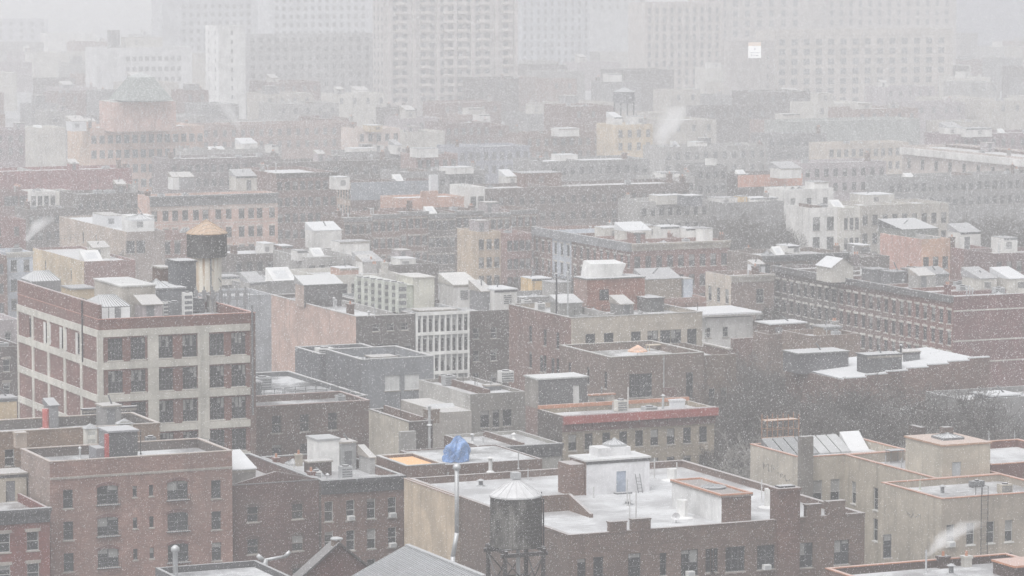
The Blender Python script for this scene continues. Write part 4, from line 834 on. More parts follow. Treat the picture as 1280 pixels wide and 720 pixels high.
# stretch of low roofs between the slate house and the red corniced building
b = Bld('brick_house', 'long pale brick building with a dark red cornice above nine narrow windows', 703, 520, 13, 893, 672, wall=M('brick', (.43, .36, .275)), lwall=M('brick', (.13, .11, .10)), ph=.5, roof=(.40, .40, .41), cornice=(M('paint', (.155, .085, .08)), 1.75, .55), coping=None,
        front=[([715.5, 736, 758, 779, 799, 818, 838.5, 859, 879], .95, 1.75, 2.95, 3.1, 3, 'sash')], split=False, frame=FRAME_D)
x0, y0, x1, y1 = b.l; REDC = b
MB().box(x0 - .15, y0 - .72, 12.15, x1 + .15, y0 - .56, 13.02).build('red_fascia', M('paint', (.32, .085, .075)), b.root)
bc = MB(); bc.box(x0, y1 - .35, 13.003, x1, y1, 13.4); bc.build('rear_coping', COPING, b.root)
b.bulkhead(673, 475, 3.2, 734, 656, wall=M('paint', (.14, .14, .145)), lwall=M('stucco', (.30, .28, .26)), roof=M('concrete', (.55, .56, .56)), name='sunroom', door=(4.2, .8, 2.4, WHITE))
b.unit(772, 501, 1.3, 1.2, 1.0, STU['pale']); b.pipe(766, 514, 1.0, .06); b.pipe(785, 513, 2.6, .06, WHITE); b.pipe(700, 507, 2.9, .08, WHITE); b.chimney(840, 500, 1.0, 1.6, .7, SNOWM, 0); b.bulkhead(738, 495, 1.2, 768, d=.5, wall=STU['stone'], roof=COPING)
lw = Bld('low_house', 'low grey house with a deep charcoal fascia behind the white roofed building', 606, 560, 10.4, 702, d=11, wall=M('stucco', (.31, .30, .28)), lwall=BRK['brown'], ph=.35, roof=(.30, .30, .305), cornice=(M('paint', (.085, .085, .09)), 1.35, .4))
lw.pip(6.5, 7, .5, .16, WHITE); lw.pip(2, 5, .7, .07)
st = Bld('stained_house', 'rain stained grey house with a snowy flat roof behind the charcoal fascia', 588, 493, 13, 657, d=15, wall=M('stucco', (.23, .215, .20)), lwall=M('stucco', (.46, .45, .43)), ph=.4, roof=(.45, .45, .46), front=[([606, 634], 1.1, 1.9, 2.9, 3.1, 2), ([620], .8, 2.0, 2.9, 3.1, 2)], frame=FRAME_D)
st.bulk(4.2, 5, 6, 6, .5, DGREY); st.pip(3, 9, 1.7, .05, IRON); st.pip(4.5, 9, 1.5, .05, IRON); st.uni(8.5, 10.5, 1.4, 1.6, 1.2, WHITE)
MB().box(-3.6, -.4, 0, -.02, 12, 11.2).build('side_wing', M('stucco', (.42, .39, .36)), st.root); sg = MB(); sg.quad((-3.2, -.4, 8.6), (-.4, -.4, 8.6), (-.4, 4, 11.6), (-3.2, 4, 11.6)); sg.build('sloping_hatch', M('tarsnow', (.16, .17, .18)), st.root)
wr = Bld('brick_house', 'house with a white flat roof, beige side wall and brick stack with a thin flue', 511, 528, 12, 541, 461, wall=M('brick', (.145, .12, .11)), lwall=M('stucco', (.53, .49, .42)), ph=.4, roof=(.47, .47, .48), coping=M('concrete', (.22, .2, .19)))
wr.chim(2.6, 1.2, 1.5, 1.5, .9, BRK['tan'], 0); wr.pip(2.3, -.25, 2.0, .16); MB().tube((2.3, -.25, 8.5), (2.3, -.25, 11.6), .16).build('flue', STEEL, wr.root); MB().box(-1.2, -.6, 0, .6, -.003, 11.1).build('side_wing', M('stucco', (.36, .35, .34)), wr.root)
ow = Bld('low_house', 'low house roofed with raw orange planks in front of the white flat roof', 508, 583, 11.5, 556, d=8, wall=M('brick', (.27, .17, .14)), ph=.25, roof=M('planks', (.70, .40, .17)), coping=M('concrete', (.42, .41, .40)))
ox, oy = W(571, 577, 11.2)
tp = MB(); n = 28; rr = random.Random(4)
for j in range(9):                                          # a sheet thrown over a stack, gathered in folds
    t = j / 8
    for k in range(n):
        a = 2 * math.pi * k / n; fold = .16 * math.sin(7 * a + 1.1 * math.sin(3 * t)) * (1 - t * .6) + .10 * math.sin(13 * a + 4 * t)
        r = (1.12 - .10 * t - .85 * max(0, t - .72) / .28) + fold + rr.uniform(-.06, .06); top = 2.5 if math.cos(a - .3) > -.1 else 2.0
        tp.v.append((r * 1.15 * math.cos(a), r * .8 * math.sin(a), t * top * (1 + .05 * math.sin(5 * a)) + rr.uniform(-.06, .06)))
for j in range(8):
    for k in range(n): k2 = (k + 1) % n; tp.f.append((j * n + k, j * n + k2, (j + 1) * n + k2, (j + 1) * n + k)); tp.m.append(0)
tp.f.append(tuple(8 * n + k for k in range(n))); tp.m.append(0)
tag(tp.build('tarpaulin', M('cloth', (.13, .24, .47)), None, (ox, oy, 11.25)), 'bright blue tarpaulin wrapped round a chimney stack by the orange plank roof', 'tarpaulin')
MB_ = Bld('low_house', 'brown brick party wall house that the blue tarpaulin stands on', 0, 0, 11.3, 0, rect=(ow.x1 + .05, ow.y0 + .5, lw.x0 - .3, ow.y0 + 12), wall=BRK['brown'], ph=.1, roof=(.2, .2, .2))

# left of and in front of the factory
tn = Bld('brick_house', 'tan brick building with a snowy roof and red pipe squeezed before the factory', -90, 546, 14.5, 200, d=9, wall=M('brick', (.36, .245, .175)), ph=1.0, roof=(.42, .42, .43), coping=M('concrete', (.4, .33, .28)), front=[([-10, 12], 1.0, 1.7, 2.6, 3, 2)], rwall=M('brick', (.16, .14, .13)))
tn.pipe(58, 536, 2.1, .42, M('paint', (.42, .10, .09)), False); tn.bulkhead(62, 508, 2.4, 73, d=2, wall=M('paint', (.22, .22, .23)), roof=DGREY); tn.bulkhead(104, 513, 1.4, 170, d=.5, wall=M('paint', (.12, .12, .12)), roof=TAR); tn.chimney(20, 541, 1.5, 1.1, .9, M('stucco', (.45, .37, .31)), 0)
tn.bulkhead(-15, 500, 2.9, 21, d=2.5, wall=STU['cream'], roof=SNOWM); tn.rail([(122, 508), (122, 500), (153, 499)], 1.2)
b = Bld('brick_house', 'dark brick house with a grey roof peeping out left of the factory', -90, 438, 12.5, 30, d=13, wall=M('brick', (.13, .095, .09)), lwall=BRK['dark'], front=[([-40, -15, 8], .9, 1.6, 2.4, 3, 4, 'lintel')], roof=(.3, .3, .3)); b.clutter(3)
b = Bld('rendered_house', 'pale mauve house with snowy roof boxes at the left edge behind the factory', -90, 404, 13, 24, d=9, wall=STU['mauve'], front=[([-60, -30, -5, 10], .9, 1.6, 2.4, 3, 3)], roof=(.5, .5, .5)); b.clutter(5)

for q_, n_ in ((F1c, 3), (lw, 2), (st, 3), (wr, 2), (REDC, 2), (UP_, 5), (PKW, 3), (tn, 3), (FAC, 3), (MOD, 2)): q_.clutter(n_)
for px, py, h, w, d, m in ((120, 380, 1.4, 1.2, 1.0, TAR), (150, 374, 1.7, 1.4, 1.1, DGREY), (186, 380, 1.5, 1.6, 1.0, TAR), (214, 378, 2.2, 1.0, 1.0, DGREY), (236, 374, 1.6, 1.8, 1.2, TAR), (182, 366, 2.0, 1.5, 1.0, M('paint', (.16, .16, .17)))): FAC.unit(px, py, h, w, d, m)
for px, py, h in ((112, 383, 1.8), (140, 386, 1.3), (196, 388, 1.5), (222, 386, 2.6), (238, 388, 1.2)): FAC.pipe(px, py, h, .09, DGREY)
FAC.rail([(60, 368), (112, 388)], 1.1); FAC.rail([(250, 380), (312, 378)], 1.2, DGREY)
# ------------------------------------------------------------------ middle distance, left to right
def nclut(b, n): b.clutter(n); return b
W1 = lambda n, w=1.0, h=1.7, t=2.2, fp=3.2, r=3, st='sash': (n, w, h, t, fp, r, st)
b = Bld('rendered_house', 'cream side walled house with red brick front and a white sloping skylight', 105, 327, 12, 169, 41, wall=M('brick', (.34, .17, .15)), lwall=STU['cream'], roof=(.5, .5, .5), ph=.4, left=[(2, .8, 2, 2.6, 3.2, 1)]); b.slant(.5, 1.2, 3.2, 3, 1.9); b.bulk(4, 8, 7, 11, 1.8, STU['pale'], (.5, .9, 1.6)); b.rail([(45, 305), (95, 300)], 1)
b = Bld('row_house', 'pale blue grey row house with four tall windows at the left edge', 9, 316, 13, 41, d=9, wall=STU['blue'], front=[W1(2, 1.0, 1.9, 2.2, 3.2, 3)], roof=(.5, .5, .5), cornice=(STU['pale'], .8, .3)); b.clutter(2)
b = Bld('row_house', 'dull brick row house cut off by the left edge beside the pale blue one', -40, 321, 13, 8.6, d=9, wall=BRK['rose'], front=[W1(3)], roof=(.5, .5, .5)); b.clutter(2)
b = Bld('tan_house', 'tan house with a bright snow covered roof and pale hip roofed stair house', 158, 290, 13, 206, 74, wall=M('stucco', (.36, .30, .27)), lwall=M('stucco', (.42, .345, .29)), roof=SNOWM, ph=.35, front=[([163, 176], 1.6, 2.2, 2.7, 3.2, 1)], left=[([120, 104], .9, 2, 2.8, 3.2, 1)])
k = b.bulkhead(163, 271, 2.9, 193, d=5, wall=WHITE, roof=WHITE); sx, sy = W(178, 275, b.zr + 3); pyramid(k, sx - b.ox, sy - b.oy + 1.5, b.zr + 2.9, 4.2, .9, SNOWM); b.bulk(-.3 + 1, 14, 4, 22, 2.2, SNOWM)
b = Bld('salmon_house', 'small salmon pink house with arched windows behind the factory tank', 206, 292, 11.5, 262, d=8, wall=M('brick', (.42, .235, .20)), front=[([209, 222], 1.2, 2.2, 2.6, 3.2, 2, 'lintel')], roof=(.5, .5, .5)); b.clutter(4)
b = Bld('apartment_house', 'long salmon apartment house with a grey cornice and two visible window rows', 187, 246, 16, 347, 172, wall=M('stucco', (.54, .37, .31)), roof=(.4, .4, .4), cornice=(M('paint', (.20, .20, .205)), 1.9, .6, M('stucco', (.55, .45, .40))), front=[([193, 207, 219, 231.5, 245, 257, 273, 286, 302, 314, 324.5, 340], 1.15, 2.0, 3.7, 3.5, 3, 'lintel')], string=[5.35], frame=FRAME_D, trim=M('stucco', (.58, .50, .45)))
b.bulkhead(295, 221, 2.8, 321, d=4, wall=STU['pale'], roof=SNOWM, door=(2.2, 1.0, 2.1)); b.bulkhead(225, 222, 2.4, 243, d=3, wall=M('paint', (.3, .3, .31))); b.bulkhead(216, 222, 2.4, 224, d=3, wall=WHITE); b.clutter(4)
b = Bld('row_house', 'white fronted row house with paired dark windows in the left distance', 38, 240, 12, 70, d=9, wall=STU['white'], front=[W1(4, 1.0, 2.0, 1.9, 3.2, 1)], roof=(.5, .5, .5)); b.clutter(3)
b = Bld('row_house', 'white and cream row house with two broad dark windows right of its white neighbour', 70.3, 240, 12, 95, d=9, wall=STU['pale'], front=[W1(2, 1.4, 2.3, 1.9, 3.2, 1)], roof=(.5, .5, .5)); b.clutter(3)
b = Bld('row_house', 'low grey brown house under the white fronted row houses', 34, 262, 10.4, 98, d=9, wall=BRK['grey'], front=W1(6), roof=(.45, .45, .45)); b.clutter(5)
b = Bld('row_house', 'dull red brick row house with one white window bay at the left edge', -60, 242, 12, 37.7, d=9, wall=M('brick', (.30, .17, .16)), front=[([10, 18, 29], 1.6, 2.0, 1.9, 3.2, 1)], roof=(.5, .5, .5)); b.clutter(6)
b = Bld('row_house', 'brick red row house with a snowy roof below the white fronted houses', -60, 277, 12, 32, d=9, wall=M('brick', (.32, .15, .14)), roof=(.6, .6, .6), front=[W1(4)]); b.clutter(4)
b = Bld('row_house', 'grey brown house block in the haze between white houses and salmon apartments', 96, 243, 13, 186, d=12, wall=BRK['grey'], roof=(.45, .45, .45), front=[W1(9, 1, 1.8, 2.3)]); b.clutter(8)
b = Bld('row_house', 'low grey house in the haze under the salmon apartment house', 200, 268, 10.5, 270, d=9, wall=STU['ash'], roof=(.5, .5, .5), front=[W1(5)]); b.clutter(5)
b = Bld('warehouse', 'very long maroon brick warehouse band fading in the far left haze', -90, 217, 12.5, 165, d=14, wall=M('brick', (.36, .13, .13)), roof=(.55, .55, .55)); b.clutter(12)
def cluster(name, label, px, py, z, xr, d, wall, n, bulk, **k):
    b = Bld(name, label, px, py, z, xr, d=d, wall=wall, roof=k.pop('roof', (.42, .42, .43)), **k)
    for q in bulk: b.bulkhead(q[0], q[1] + 2, q[2] * .8, q[3], d=q[4] if len(q) > 4 else 4, wall=q[5] if len(q) > 5 else STU['white'], roof=SNOWM)
    b.clutter(n); return b
cluster('grey_house', 'slate blue rendered house wall between the factory and the pink side wall', 262, 371, 13.8, 341, 10, M('stucco', (.34, .35, .37)), 4, [(312, 352, 1.8, 332, 4, STU['grey'])])
b = cluster('grey_house', 'house with white roof and big sloping skylight behind the pink side wall', 300, 353, 13.6, 392, 16, STU['ash'], 2, [(268, 345, 1.5, 300, 4, STU['pale'])], roof=(.6, .6, .6)); b.slant(6.2, 2.0, 3.6, 4, 2.2)
cluster('brick_house', 'dim brick house with jumbled roof sheds right of the factory tank', 292, 318, 12.5, 384, 14, BRK['grey'], 8, [(330, 303, 2.4, 342), (352, 306, 2.0, 366, 4, BRK['rose'])], front=W1(7))
b = cluster('grey_house', 'grey house crowded with bright white roof sheds in the left middle', 384, 322, 13, 470, 17, STU['grey'], 3, [(392, 287, 3.8, 427, 4), (425, 301, 2.9, 462, 4), (372, 312, 2, 384, 3)], front=W1(7))
cluster('grey_house', 'pale house with a low white gabled roof right of the white roof sheds', 400, 345, 13, 498, 13, STU['pale'], 5, [(455, 326, 2.2, 480, 5, STU['grey']), (425, 334, 1.6, 448, 4, STU['pink'])], front=W1(8))
cluster('brick_house', 'low dim house with a snowy roof behind the pale green penthouse', 472, 332, 12, 548, 12, BRK['grey'], 5, [(500, 322, 1.8, 520)], roof=(.55, .55, .55))
cluster('grey_house', 'grey house with a yellow roof box behind the beige block', 652, 372, 13.2, 716, 9, STU['ash'], 2, [(665, 347, 2.6, 690, 4, STU['yellow']), (692, 352, 2.6, 714, 4, STU['grey'])])
b = Bld('pink_house', 'pinkish brick house with a glazed roof box right of the brick penthouse', 812, 374, 14, 883, d=9, wall=M('brick', (.42, .25, .21)), roof=(.45, .45, .45), front=W1(4)); b.bulkhead(808, 350, 3.0, 852, d=4, wall=M('brick', (.40, .33, .27)), roof=SNOWM); b.bulkhead(855, 349, 2.9, 866, d=3, wall=STU['blue'])
# brown blocks in the centre haze
b = Bld('apartment_house', 'brown brick apartment block with white roof edge in the centre left haze', 345, 217, 17, 421, d=22, wall=M('brick', (.29, .185, .165)), roof=SNOWM, front=W1(8, 1.1, 1.8, 2.6, 3.3, 5), cornice=(BRK['grey'], 1, .4)); b.clutter(3)
b = Bld('apartment_house', 'tan and brown block with slate grey top storey left of the orange wall', 438, 228, 16.6, 548, 421, wall=M('brick', (.27, .19, .18)), lwall=M('stucco', (.42, .33, .27)), roof=(.5, .5, .5), left=[(5, 1.1, 2, 2.4, 3.3, 5)], front=[W1(9, 1.0, 1.8, 6, 3.3, 3)]); b.clutter(5)
MB().box(.02, -.12, 16.58 - 3.6, b.l[2] - .02, -.004, 16.55).build('slate_storey', M('stucco', (.30, .33, .37)), b.root); b.bulkhead(421, 222, 2.4, 437, d=4, wall=STU['white'], roof=SNOWM)
b = Bld('orange_house', 'peach orange rendered wall with a stepped top in the centre distance', 497, 248, 14.2, 580, d=9, wall=M('stucco', (.52, .31, .235)), roof=SNOWM, ph=.4); MB().box(5.0, -.02, 14.2, 8.6, .5, 15.5).build('step', M('stucco', (.52, .31, .235)), b.root); MB().box(7.5, 1, 14, 9, 2.2, 18.5).build('chimney', SNOWM, b.root); MB().box(4.6, -.1, 10.6, 6.4, -.003, 11.6).build('vent_panel', STU['slate'], b.root)
b = Bld('white_house', 'tall pale grey house with two rows of dark windows right of the orange wall', 580.5, 234, 16.2, 606, d=10, wall=STU['white'], roof=SNOWM, front=W1(2, 1.2, 2.2, 3.0, 3.6, 3)); b.clutter(2)
b = Bld('warehouse', 'long low brown grey warehouse behind the curved cornice terrace', 607, 236, 15, 862, d=14, wall=M('brick', (.25, .20, .19)), roof=(.55, .55, .55), front=W1(20, 1.0, 1.6, 2.6, 3.3, 2)); b.clutter(10); b.bulkhead(655, 217, 2.8, 702, d=6, wall=BRK['rose'], roof=SNOWM); b.bulkhead(633, 221, 2.0, 646, d=4, roof=SNOWM, wall=STU['white'])
cols6 = [BRK['brown'], M('brick', (.30, .18, .15)), BRK['rose'], BRK['grey'], BRK['brown'], M('brick', (.32, .22, .18)), BRK['rose']]
x, y = W(430, 270, 13.4); xe = colX(672, y, 13.4); desc = ['dark brown', 'reddish brown', 'rose', 'grey brown', 'umber', 'sandy brown', 'dusty rose']
for i in range(7):
    z = 13.4 + (i * 37 % 5 - 2) * .18; b = Bld('row_house', f'{desc[i]} row house, {ORD[i]} from the left in the row below the orange wall', 0, 0, z, 0, rect=(x + (xe - x) * i / 7, y, x + (xe - x) * (i + 1) / 7 - .02, y + 11), wall=cols6[i], roof=(.5, .5, .5), front=W1(4, 1.0, 1.8, 2.2, 3.2, 4, 'lintel'), cornice=(STU['ash'], .8, .35), group='row houses below the orange wall'); b.clutter(2)
b = Bld('row_house', 'tan fronted house with two window columns before the brown row', 597, 290, 13.6, 626, d=9, wall=M('stucco', (.47, .37, .27)), roof=(.5, .5, .5), front=W1(3, 1.0, 1.8, 2.2, 3.2, 3)); b.clutter(2)
b = Bld('row_house', 'rose brick house right of the tan fronted one in the centre', 626.5, 292, 13.4, 664, d=9, wall=M('brick', (.36, .2, .18)), roof=(.5, .5, .5), front=W1(4, 1.0, 1.8, 2.2, 3.2, 3)); b.clutter(2)
# terrace with the curved cornice: its long side faces left, each house a thing
x, y = W(790, 305, 14); ye = colY(667, x, 14); xr_ = colX(912, y, 14); tc = [BRK['rose'], M('brick', (.38, .2, .17)), BRK['rose'], STU['blue'], M('brick', (.36, .22, .19))]; td = ['red brick corner', 'rosy brick', 'rose brick', 'pale blue', 'dusty brick']
for i in range(5):
    ya, yb = y + (ye - y) * i / 5, y + (ye - y) * (i + 1) / 5 - .02
    b = Bld('terrace_house', f'{td[i]} terrace house, {ORD[i]} from the near end under the slate cornice', 0, 0, 14 + .05 * (i % 2), 0, rect=(x, ya, xr_ if i == 0 else x + 13, yb), wall=M('brick', (.36, .19, .165)) if i == 0 else tc[i], roof=(.55, .55, .55), left=W1(3, 1.1, 2.0, 3.1, 3.3, 3, 'lintel'), front=W1(9, 1.1, 2.0, 3.1, 3.3, 3) if i == 0 else None, trim=STU['pale'], group='terrace under the slate cornice', cornice=(M('stucco', (.42, .38, .33)), 1.2, .5) if i == 0 else None)
    cb = MB(); cb.box(-.55, .01, 12.7, -.004, yb - ya - .02, 14.1); cb.build('slate_cornice', M('paint', (.22, .225, .24)), b.root); b.clutter(5 if i == 0 else 2)
    if i == 0:
        for q in ((800, 283, 2.4, 822), (826, 284, 2.4, 852), (858, 286, 2.2, 872), (876, 286, 2.3, 891)): b.bulkhead(q[0], q[1], q[2], q[3], d=4, wall=STU['white'], roof=SNOWM)
    if i in (1, 2): b.bulk(3, 1, 8, 5, 2.0, STU['pale'], roof=SNOWM)
# right middle
b = Bld('corner_house', 'cream and brown corner house with a white roof left of the long terrace', 914, 345, 14, 967, 882, wall=M('brick', (.33, .24, .21)), lwall=M('stucco', (.55, .48, .41)), roof=(.65, .65, .65), left=[(3, 1.2, 2.2, 3.2, 3.4, 3)], front=[([950], 1.3, 2.2, 3.2, 3.4, 2)], cornice=(STU['stone'], 1, .4)); b.chim(6, 4, 1.6, .8, .8, BRK['brown']); b.bulk(7, 6, 9, 8, 1.6, SNOWM); b.clutter(2)
x, y = W(1192, 371, 15); ye = colY(968, x, 15); xr_ = colX(1330, y, 15); n = 8
for i in range(n):
    ya, yb = y + (ye - y) * i / n, y + (ye - y) * (i + 1) / n - .02
    wl_ = [M('brick', (.32, .15, .125)), M('brick', (.29, .14, .12)), M('brick', (.27, .16, .14)), M('brick', (.25, .165, .15)), M('brick', (.24, .15, .14)), BRK['grey'], BRK['grey'], M('brick', (.22, .18, .18))][i]
    b = Bld('terrace_house', ['broad red brick end house of the long terrace with a plain street wall', 'red brick', 'dull red', 'red brown', 'brown', 'grey brown', 'smoky brown', 'slate brown'][i] + (f' terrace house with white lintels, {ORD[i]} from the near end of the long terrace' if i else ''), 0, 0, 15 + .04 * (i % 2), 0, rect=(x, ya, xr_ if i == 0 else x + 12, yb), wall=M('brick', (.25, .115, .11)) if i == 0 else wl_, lwall=wl_, roof=(.5, .5, .5) if i else (.4, .4, .4), ph=.5, left=[W1(3, 1.05, 1.9, 2.9, 2.95, 4, 'lintel')], front=None, trim=STU['pale'], frame=FRAME_D, group='long brick terrace on the right', string=[2.0, 6.2, 9.2] if i == 0 else None, split=False)
    MB().box(-.45, .01, 14.2, -.004, yb - ya - .02, 15.1).build('dark_cornice', M('paint', (.115, .11, .115)), b.root); b.clutter(9 if i == 0 else 2); T0 = b if i == 0 else T0
x, y = W(1103, 352, 15); b = thing('garden_shed', (x, y, 14.5), 'white gabled shed standing on the flat roof of the long terrace', 'shed')
m_ = MB().box(0, 0, 0, 3.6, 4.5, 2.3); m_.quad((0, 0, 2.3), (3.6, 0, 2.3), (1.8, 0, 3.5)); m_.quad((3.6, 4.5, 2.3), (0, 4.5, 2.3), (1.8, 4.5, 3.5)); b.location = (x - 5, y + 6, 14.5); m_.build('wall', STU['pale'], b)
m_ = MB(); m_.quad((-.2, -.2, 2.2), (1.8, -.2, 3.55), (1.8, 4.7, 3.55), (-.2, 4.7, 2.2)); m_.quad((1.8, -.2, 3.55), (3.8, -.2, 2.2), (3.8, 4.7, 2.2), (1.8, 4.7, 3.55)); m_.build('roof', SNOWM, b)
for px, py, h, xr, m in ((1090, 338, 2.0, 1110, M('paint', (.18, .18, .19))), (1114, 341, 1.9, 1134, M('paint', (.14, .14, .15))), (1140, 338, 2.2, 1152, BRK['brown']), (1158, 344, 1.6, 1186, STU['ash'])): T0.bulkhead(px, py, h, xr, d=3, wall=m, roof=M('slate', (.2, .2, .21)))
for px, xr in ((1226, 1246), (1262, 1284)): T0.bulkhead(px, 349, 2.0, xr, d=5, wall=STU['pale'], roof=SNOWM)
b = cluster('brick_house', 'dim tan brick house with a dark eave behind the long terrace', 953, 320, 14, 1060, 12, M('brick', (.27, .215, .19)), 6, [(985, 306, 1.8, 1000)], cornice=(M('paint', (.14, .14, .145)), 1.0, .5), front=W1(8))
cluster('brick_house', 'shadowy brick house with roof sheds left of the coral house', 1060.5, 322, 13.6, 1112, 12, BRK['grey'], 6, [(1075, 305, 2.2, 1088, 4, STU['ash'])])
b = Bld('coral_house', 'coral rendered house with a dark planted roof right of centre', 1152, 299, 15, 1188, 1100, wall=M('stucco', (.55, .35, .25)), lwall=M('stucco', (.52, .31, .26)), roof=(.2, .2, .2), front=W1(3, 1.1, 2, 4, 3.3, 3)); b.bulk(1, 8, 8, 16, 1.6, M('paint', (.2, .21, .2)), roof=TAR); b.clutter(4)
b = Bld('brick_house', 'dusky red brick house with a white roof cabin right of the coral house', 1190, 312, 13.5, 1241, d=11, wall=M('brick', (.33, .17, .16)), roof=(.4, .4, .4), front=W1(5)); b.bulkhead(1200, 291, 2.8, 1226, d=4, wall=STU['white'], roof=SNOWM, door=(.9, 1.1, 2.1)); b.clutter(2)
b = Bld('brick_house', 'dark brick house with white roof boxes at the right edge in mid distance', 1243, 317, 13.5, 1330, d=11, wall=M('brick', (.24, .15, .15)), roof=(.5, .5, .5), front=W1(7)); b.bulkhead(1255, 298, 2.6, 1272, d=4, wall=STU['white'], roof=SNOWM); b.clutter(3)
b = Bld('white_house', 'white rendered house with dark balcony windows right of the far trees', 1012, 260, 15.2, 1047, d=9, wall=STU['white'], roof=(.5, .5, .5), front=W1(2, 1.5, 2.5, 3.0, 3.7, 4)); b.clutter(2)
b = Bld('white_house', 'narrower pale house with slim windows right of the white balconied one', 1047.4, 260, 15.2, 1075, d=9, wall=STU['pale'], roof=(.5, .5, .5), front=W1(3, .8, 2.2, 3.0, 3.7, 4)); b.clutter(2)
b = Bld('stone_house', 'long grey stone house block with a snowy roof right of the white houses', 1075.5, 257, 14.6, 1186, d=12, wall=STU['stone'], roof=SNOWM, front=W1(9, 1.1, 2.0, 2.8, 3.5, 3)); b.clutter(3); b.bulkhead(1082, 244, 1.9, 1118, d=6, wall=STU['pale'], roof=SNOWM)
b = Bld('white_house', 'white house with one dark window under the coral banded block', 981, 237, 13.2, 1042, d=9, wall=STU['white'], roof=(.5, .5, .5), front=W1(3, 1.1, 2.2, 3, 3.5, 2)); b.bulkhead(1018, 228, 1.8, 1036, d=4, wall=STU['white'], roof=SNOWM); b.clutter(3)
b = Bld('coral_house', 'low block with a long coral upper band in the right distance', 922, 218, 12.5, 1003, d=10, wall=BRK['grey'], roof=(.5, .5, .5)); MB().box(.02, -.1, 9.6, b.l[2], -.003, 12.3).build('coral_band', STU['coral'], b.root); b.bulkhead(976, 211, 2.2, 1002, d=5, wall=STU['white'], roof=SNOWM); b.clutter(3)
b = Bld('grey_house', 'dark grey square house left of the coral banded block', 871, 207, 15, 909, d=10, wall=STU['ash'], roof=SNOWM, front=W1(4)); b.bulkhead(889, 199, 1.8, 896, d=3, wall=STU['white'])
cluster('grey_house', 'pale grey houses back with white sheds left of the dark square house', 818, 222, 13, 869, 9, STU['grey'], 4, [(826, 214, 1.6, 850)], roof=(.6, .6, .6), front=W1(5))
cluster('grey_house', 'house with a white pointed shed above the trees in right centre', 800, 252, 12.5, 886, 10, STU['grey'], 4, [(822, 243, 2.2, 856, 4, STU['pale']), (858, 243, 2.6, 878, 4, STU['slate'])], front=W1(8))
cluster('grey_house', 'house with a tiny yellow roof box above the far trees', 889, 254, 12.2, 980, 10, STU['ash'], 5, [(896, 246, 1.6, 922), (926, 244, 1.6, 934, 3, STU['yellow']), (938, 246, 1.2, 972)])
# ------------------------------------------------------------------ far rows
def far(name, label, px, py, z, xr, d, wall, n=3, win=0, bulk=(), **k):
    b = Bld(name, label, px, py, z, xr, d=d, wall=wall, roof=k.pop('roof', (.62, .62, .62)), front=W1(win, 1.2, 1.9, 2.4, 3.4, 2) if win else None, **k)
    for q in bulk: b.bulkhead(q[0], q[1] + 2, q[2] * .7, q[3], d=5, wall=q[4] if len(q) > 4 else STU['white'], roof=SNOWM)
    b.clutter(n); return b
far('warehouse', 'low warehouse with a bright white roof strip left of the yellow block', 676, 202, 12.5, 812, 16, STU['ash'], 5, 12, [(700, 192, 2, 722)], roof=SNOWM)
b = far('yellow_building', 'pale yellow square building in the far haze with roof boxes', 770, 156, 16, 816, 12, M('stucco', (.58, .47, .33)), 3, 4, [(768, 145, 3.4, 778), (792, 144, 3.6, 808)])
YB = b
far('brick_building', 'wide brown building left of the far yellow one', 664, 168, 13.5, 769, 15, M('brick', (.33, .23, .2)), 5, 10, [(699, 159, 3, 724)])
far('brick_building', 'dim brown block in front of the wide far apartment tower', 556, 154, 14.5, 613, 14, M('brick', (.31, .22, .21)), 3, 6)
far('warehouse', 'slate blue flat warehouse in the far centre haze', 573, 184, 12.5, 662, 14, M('stucco', (.30, .31, .36)), 4, 9)
far('brick_building', 'white topped building with a coral band in the far haze', 447, 161, 15, 500, 12, M('stucco', (.60, .50, .45)), 3, 5, [(462, 155, 2.4, 478, STU['cream'])])
far('warehouse', 'very long pale building with a snow line under the apartment tower', 500.5, 165, 13, 556, 12, STU['pale'], 4, 0)
far('brick_building', 'low salmon banded house before the slate warehouse', 520, 193, 12, 572, 10, M('brick', (.42, .26, .23)), 3, 5, [(522, 184, 3.2, 548)])
far('row_house', 'greyish far house with a white step left of the salmon banded one', 432, 190, 12, 519, 10, STU['ash'], 7, 7, [(440, 184, 2, 470), (495, 180, 3.2, 503)])
far('row_house', 'mauve brown far building at the left edge', -60, 164, 14, 46, 14, M('brick', (.36, .27, .29)), 4, 8)
far('row_house', 'blank pale grey gable building in the far left', 47, 160, 15, 82, 12, STU['pale'], 1)
far('warehouse', 'long dusky pink building right of the domed orange building', 240, 157, 12.5, 446, 14, M('brick', (.45, .32, .28)), 10, 18)
far('row_house', 'row of snowy roof sheds above the grey purple terrace', 235, 188, 12, 352, 10, STU['grey'], 12, 8, [(302, 178, 2.4, 322), (340, 180, 2.8, 348)])
far('terrace_row', 'grey purple terrace block behind the salmon apartment house', 213, 199, 13, 350, 14, M('brick', (.27, .22, .225)), 9, 14)
far('row_house', 'grey brown far block with dark roof plants right of the purple terrace', 352.5, 203, 13.2, 500, 12, BRK['grey'], 10, 12)
far('row_house', 'dull block with a white roof corner above the orange wall', 500.5, 215, 13, 606, 12, STU['ash'], 8, 9, [(560, 208, 2, 592)])
far('terrace_row', 'greenish grey low slab before the stone department block', 985, 152, 14.5, 1150, 14, M('stucco', (.33, .345, .33)), 2)
far('stone_house', 'pale house front with rounded bays under the greenish slab', 1035, 180, 13, 1136, 10, M('stucco', (.50, .44, .38)), 4, 11, roof=SNOWM)
far('grey_house', 'grey far house with a bright roof edge left of the rounded bays', 960, 168, 13, 1034, 10, STU['ash'], 5, 7)
far('grey_house', 'plain grey far house under the rounded bay front', 1004, 204, 12.5, 1108, 12, STU['mauve'], 4, 9)
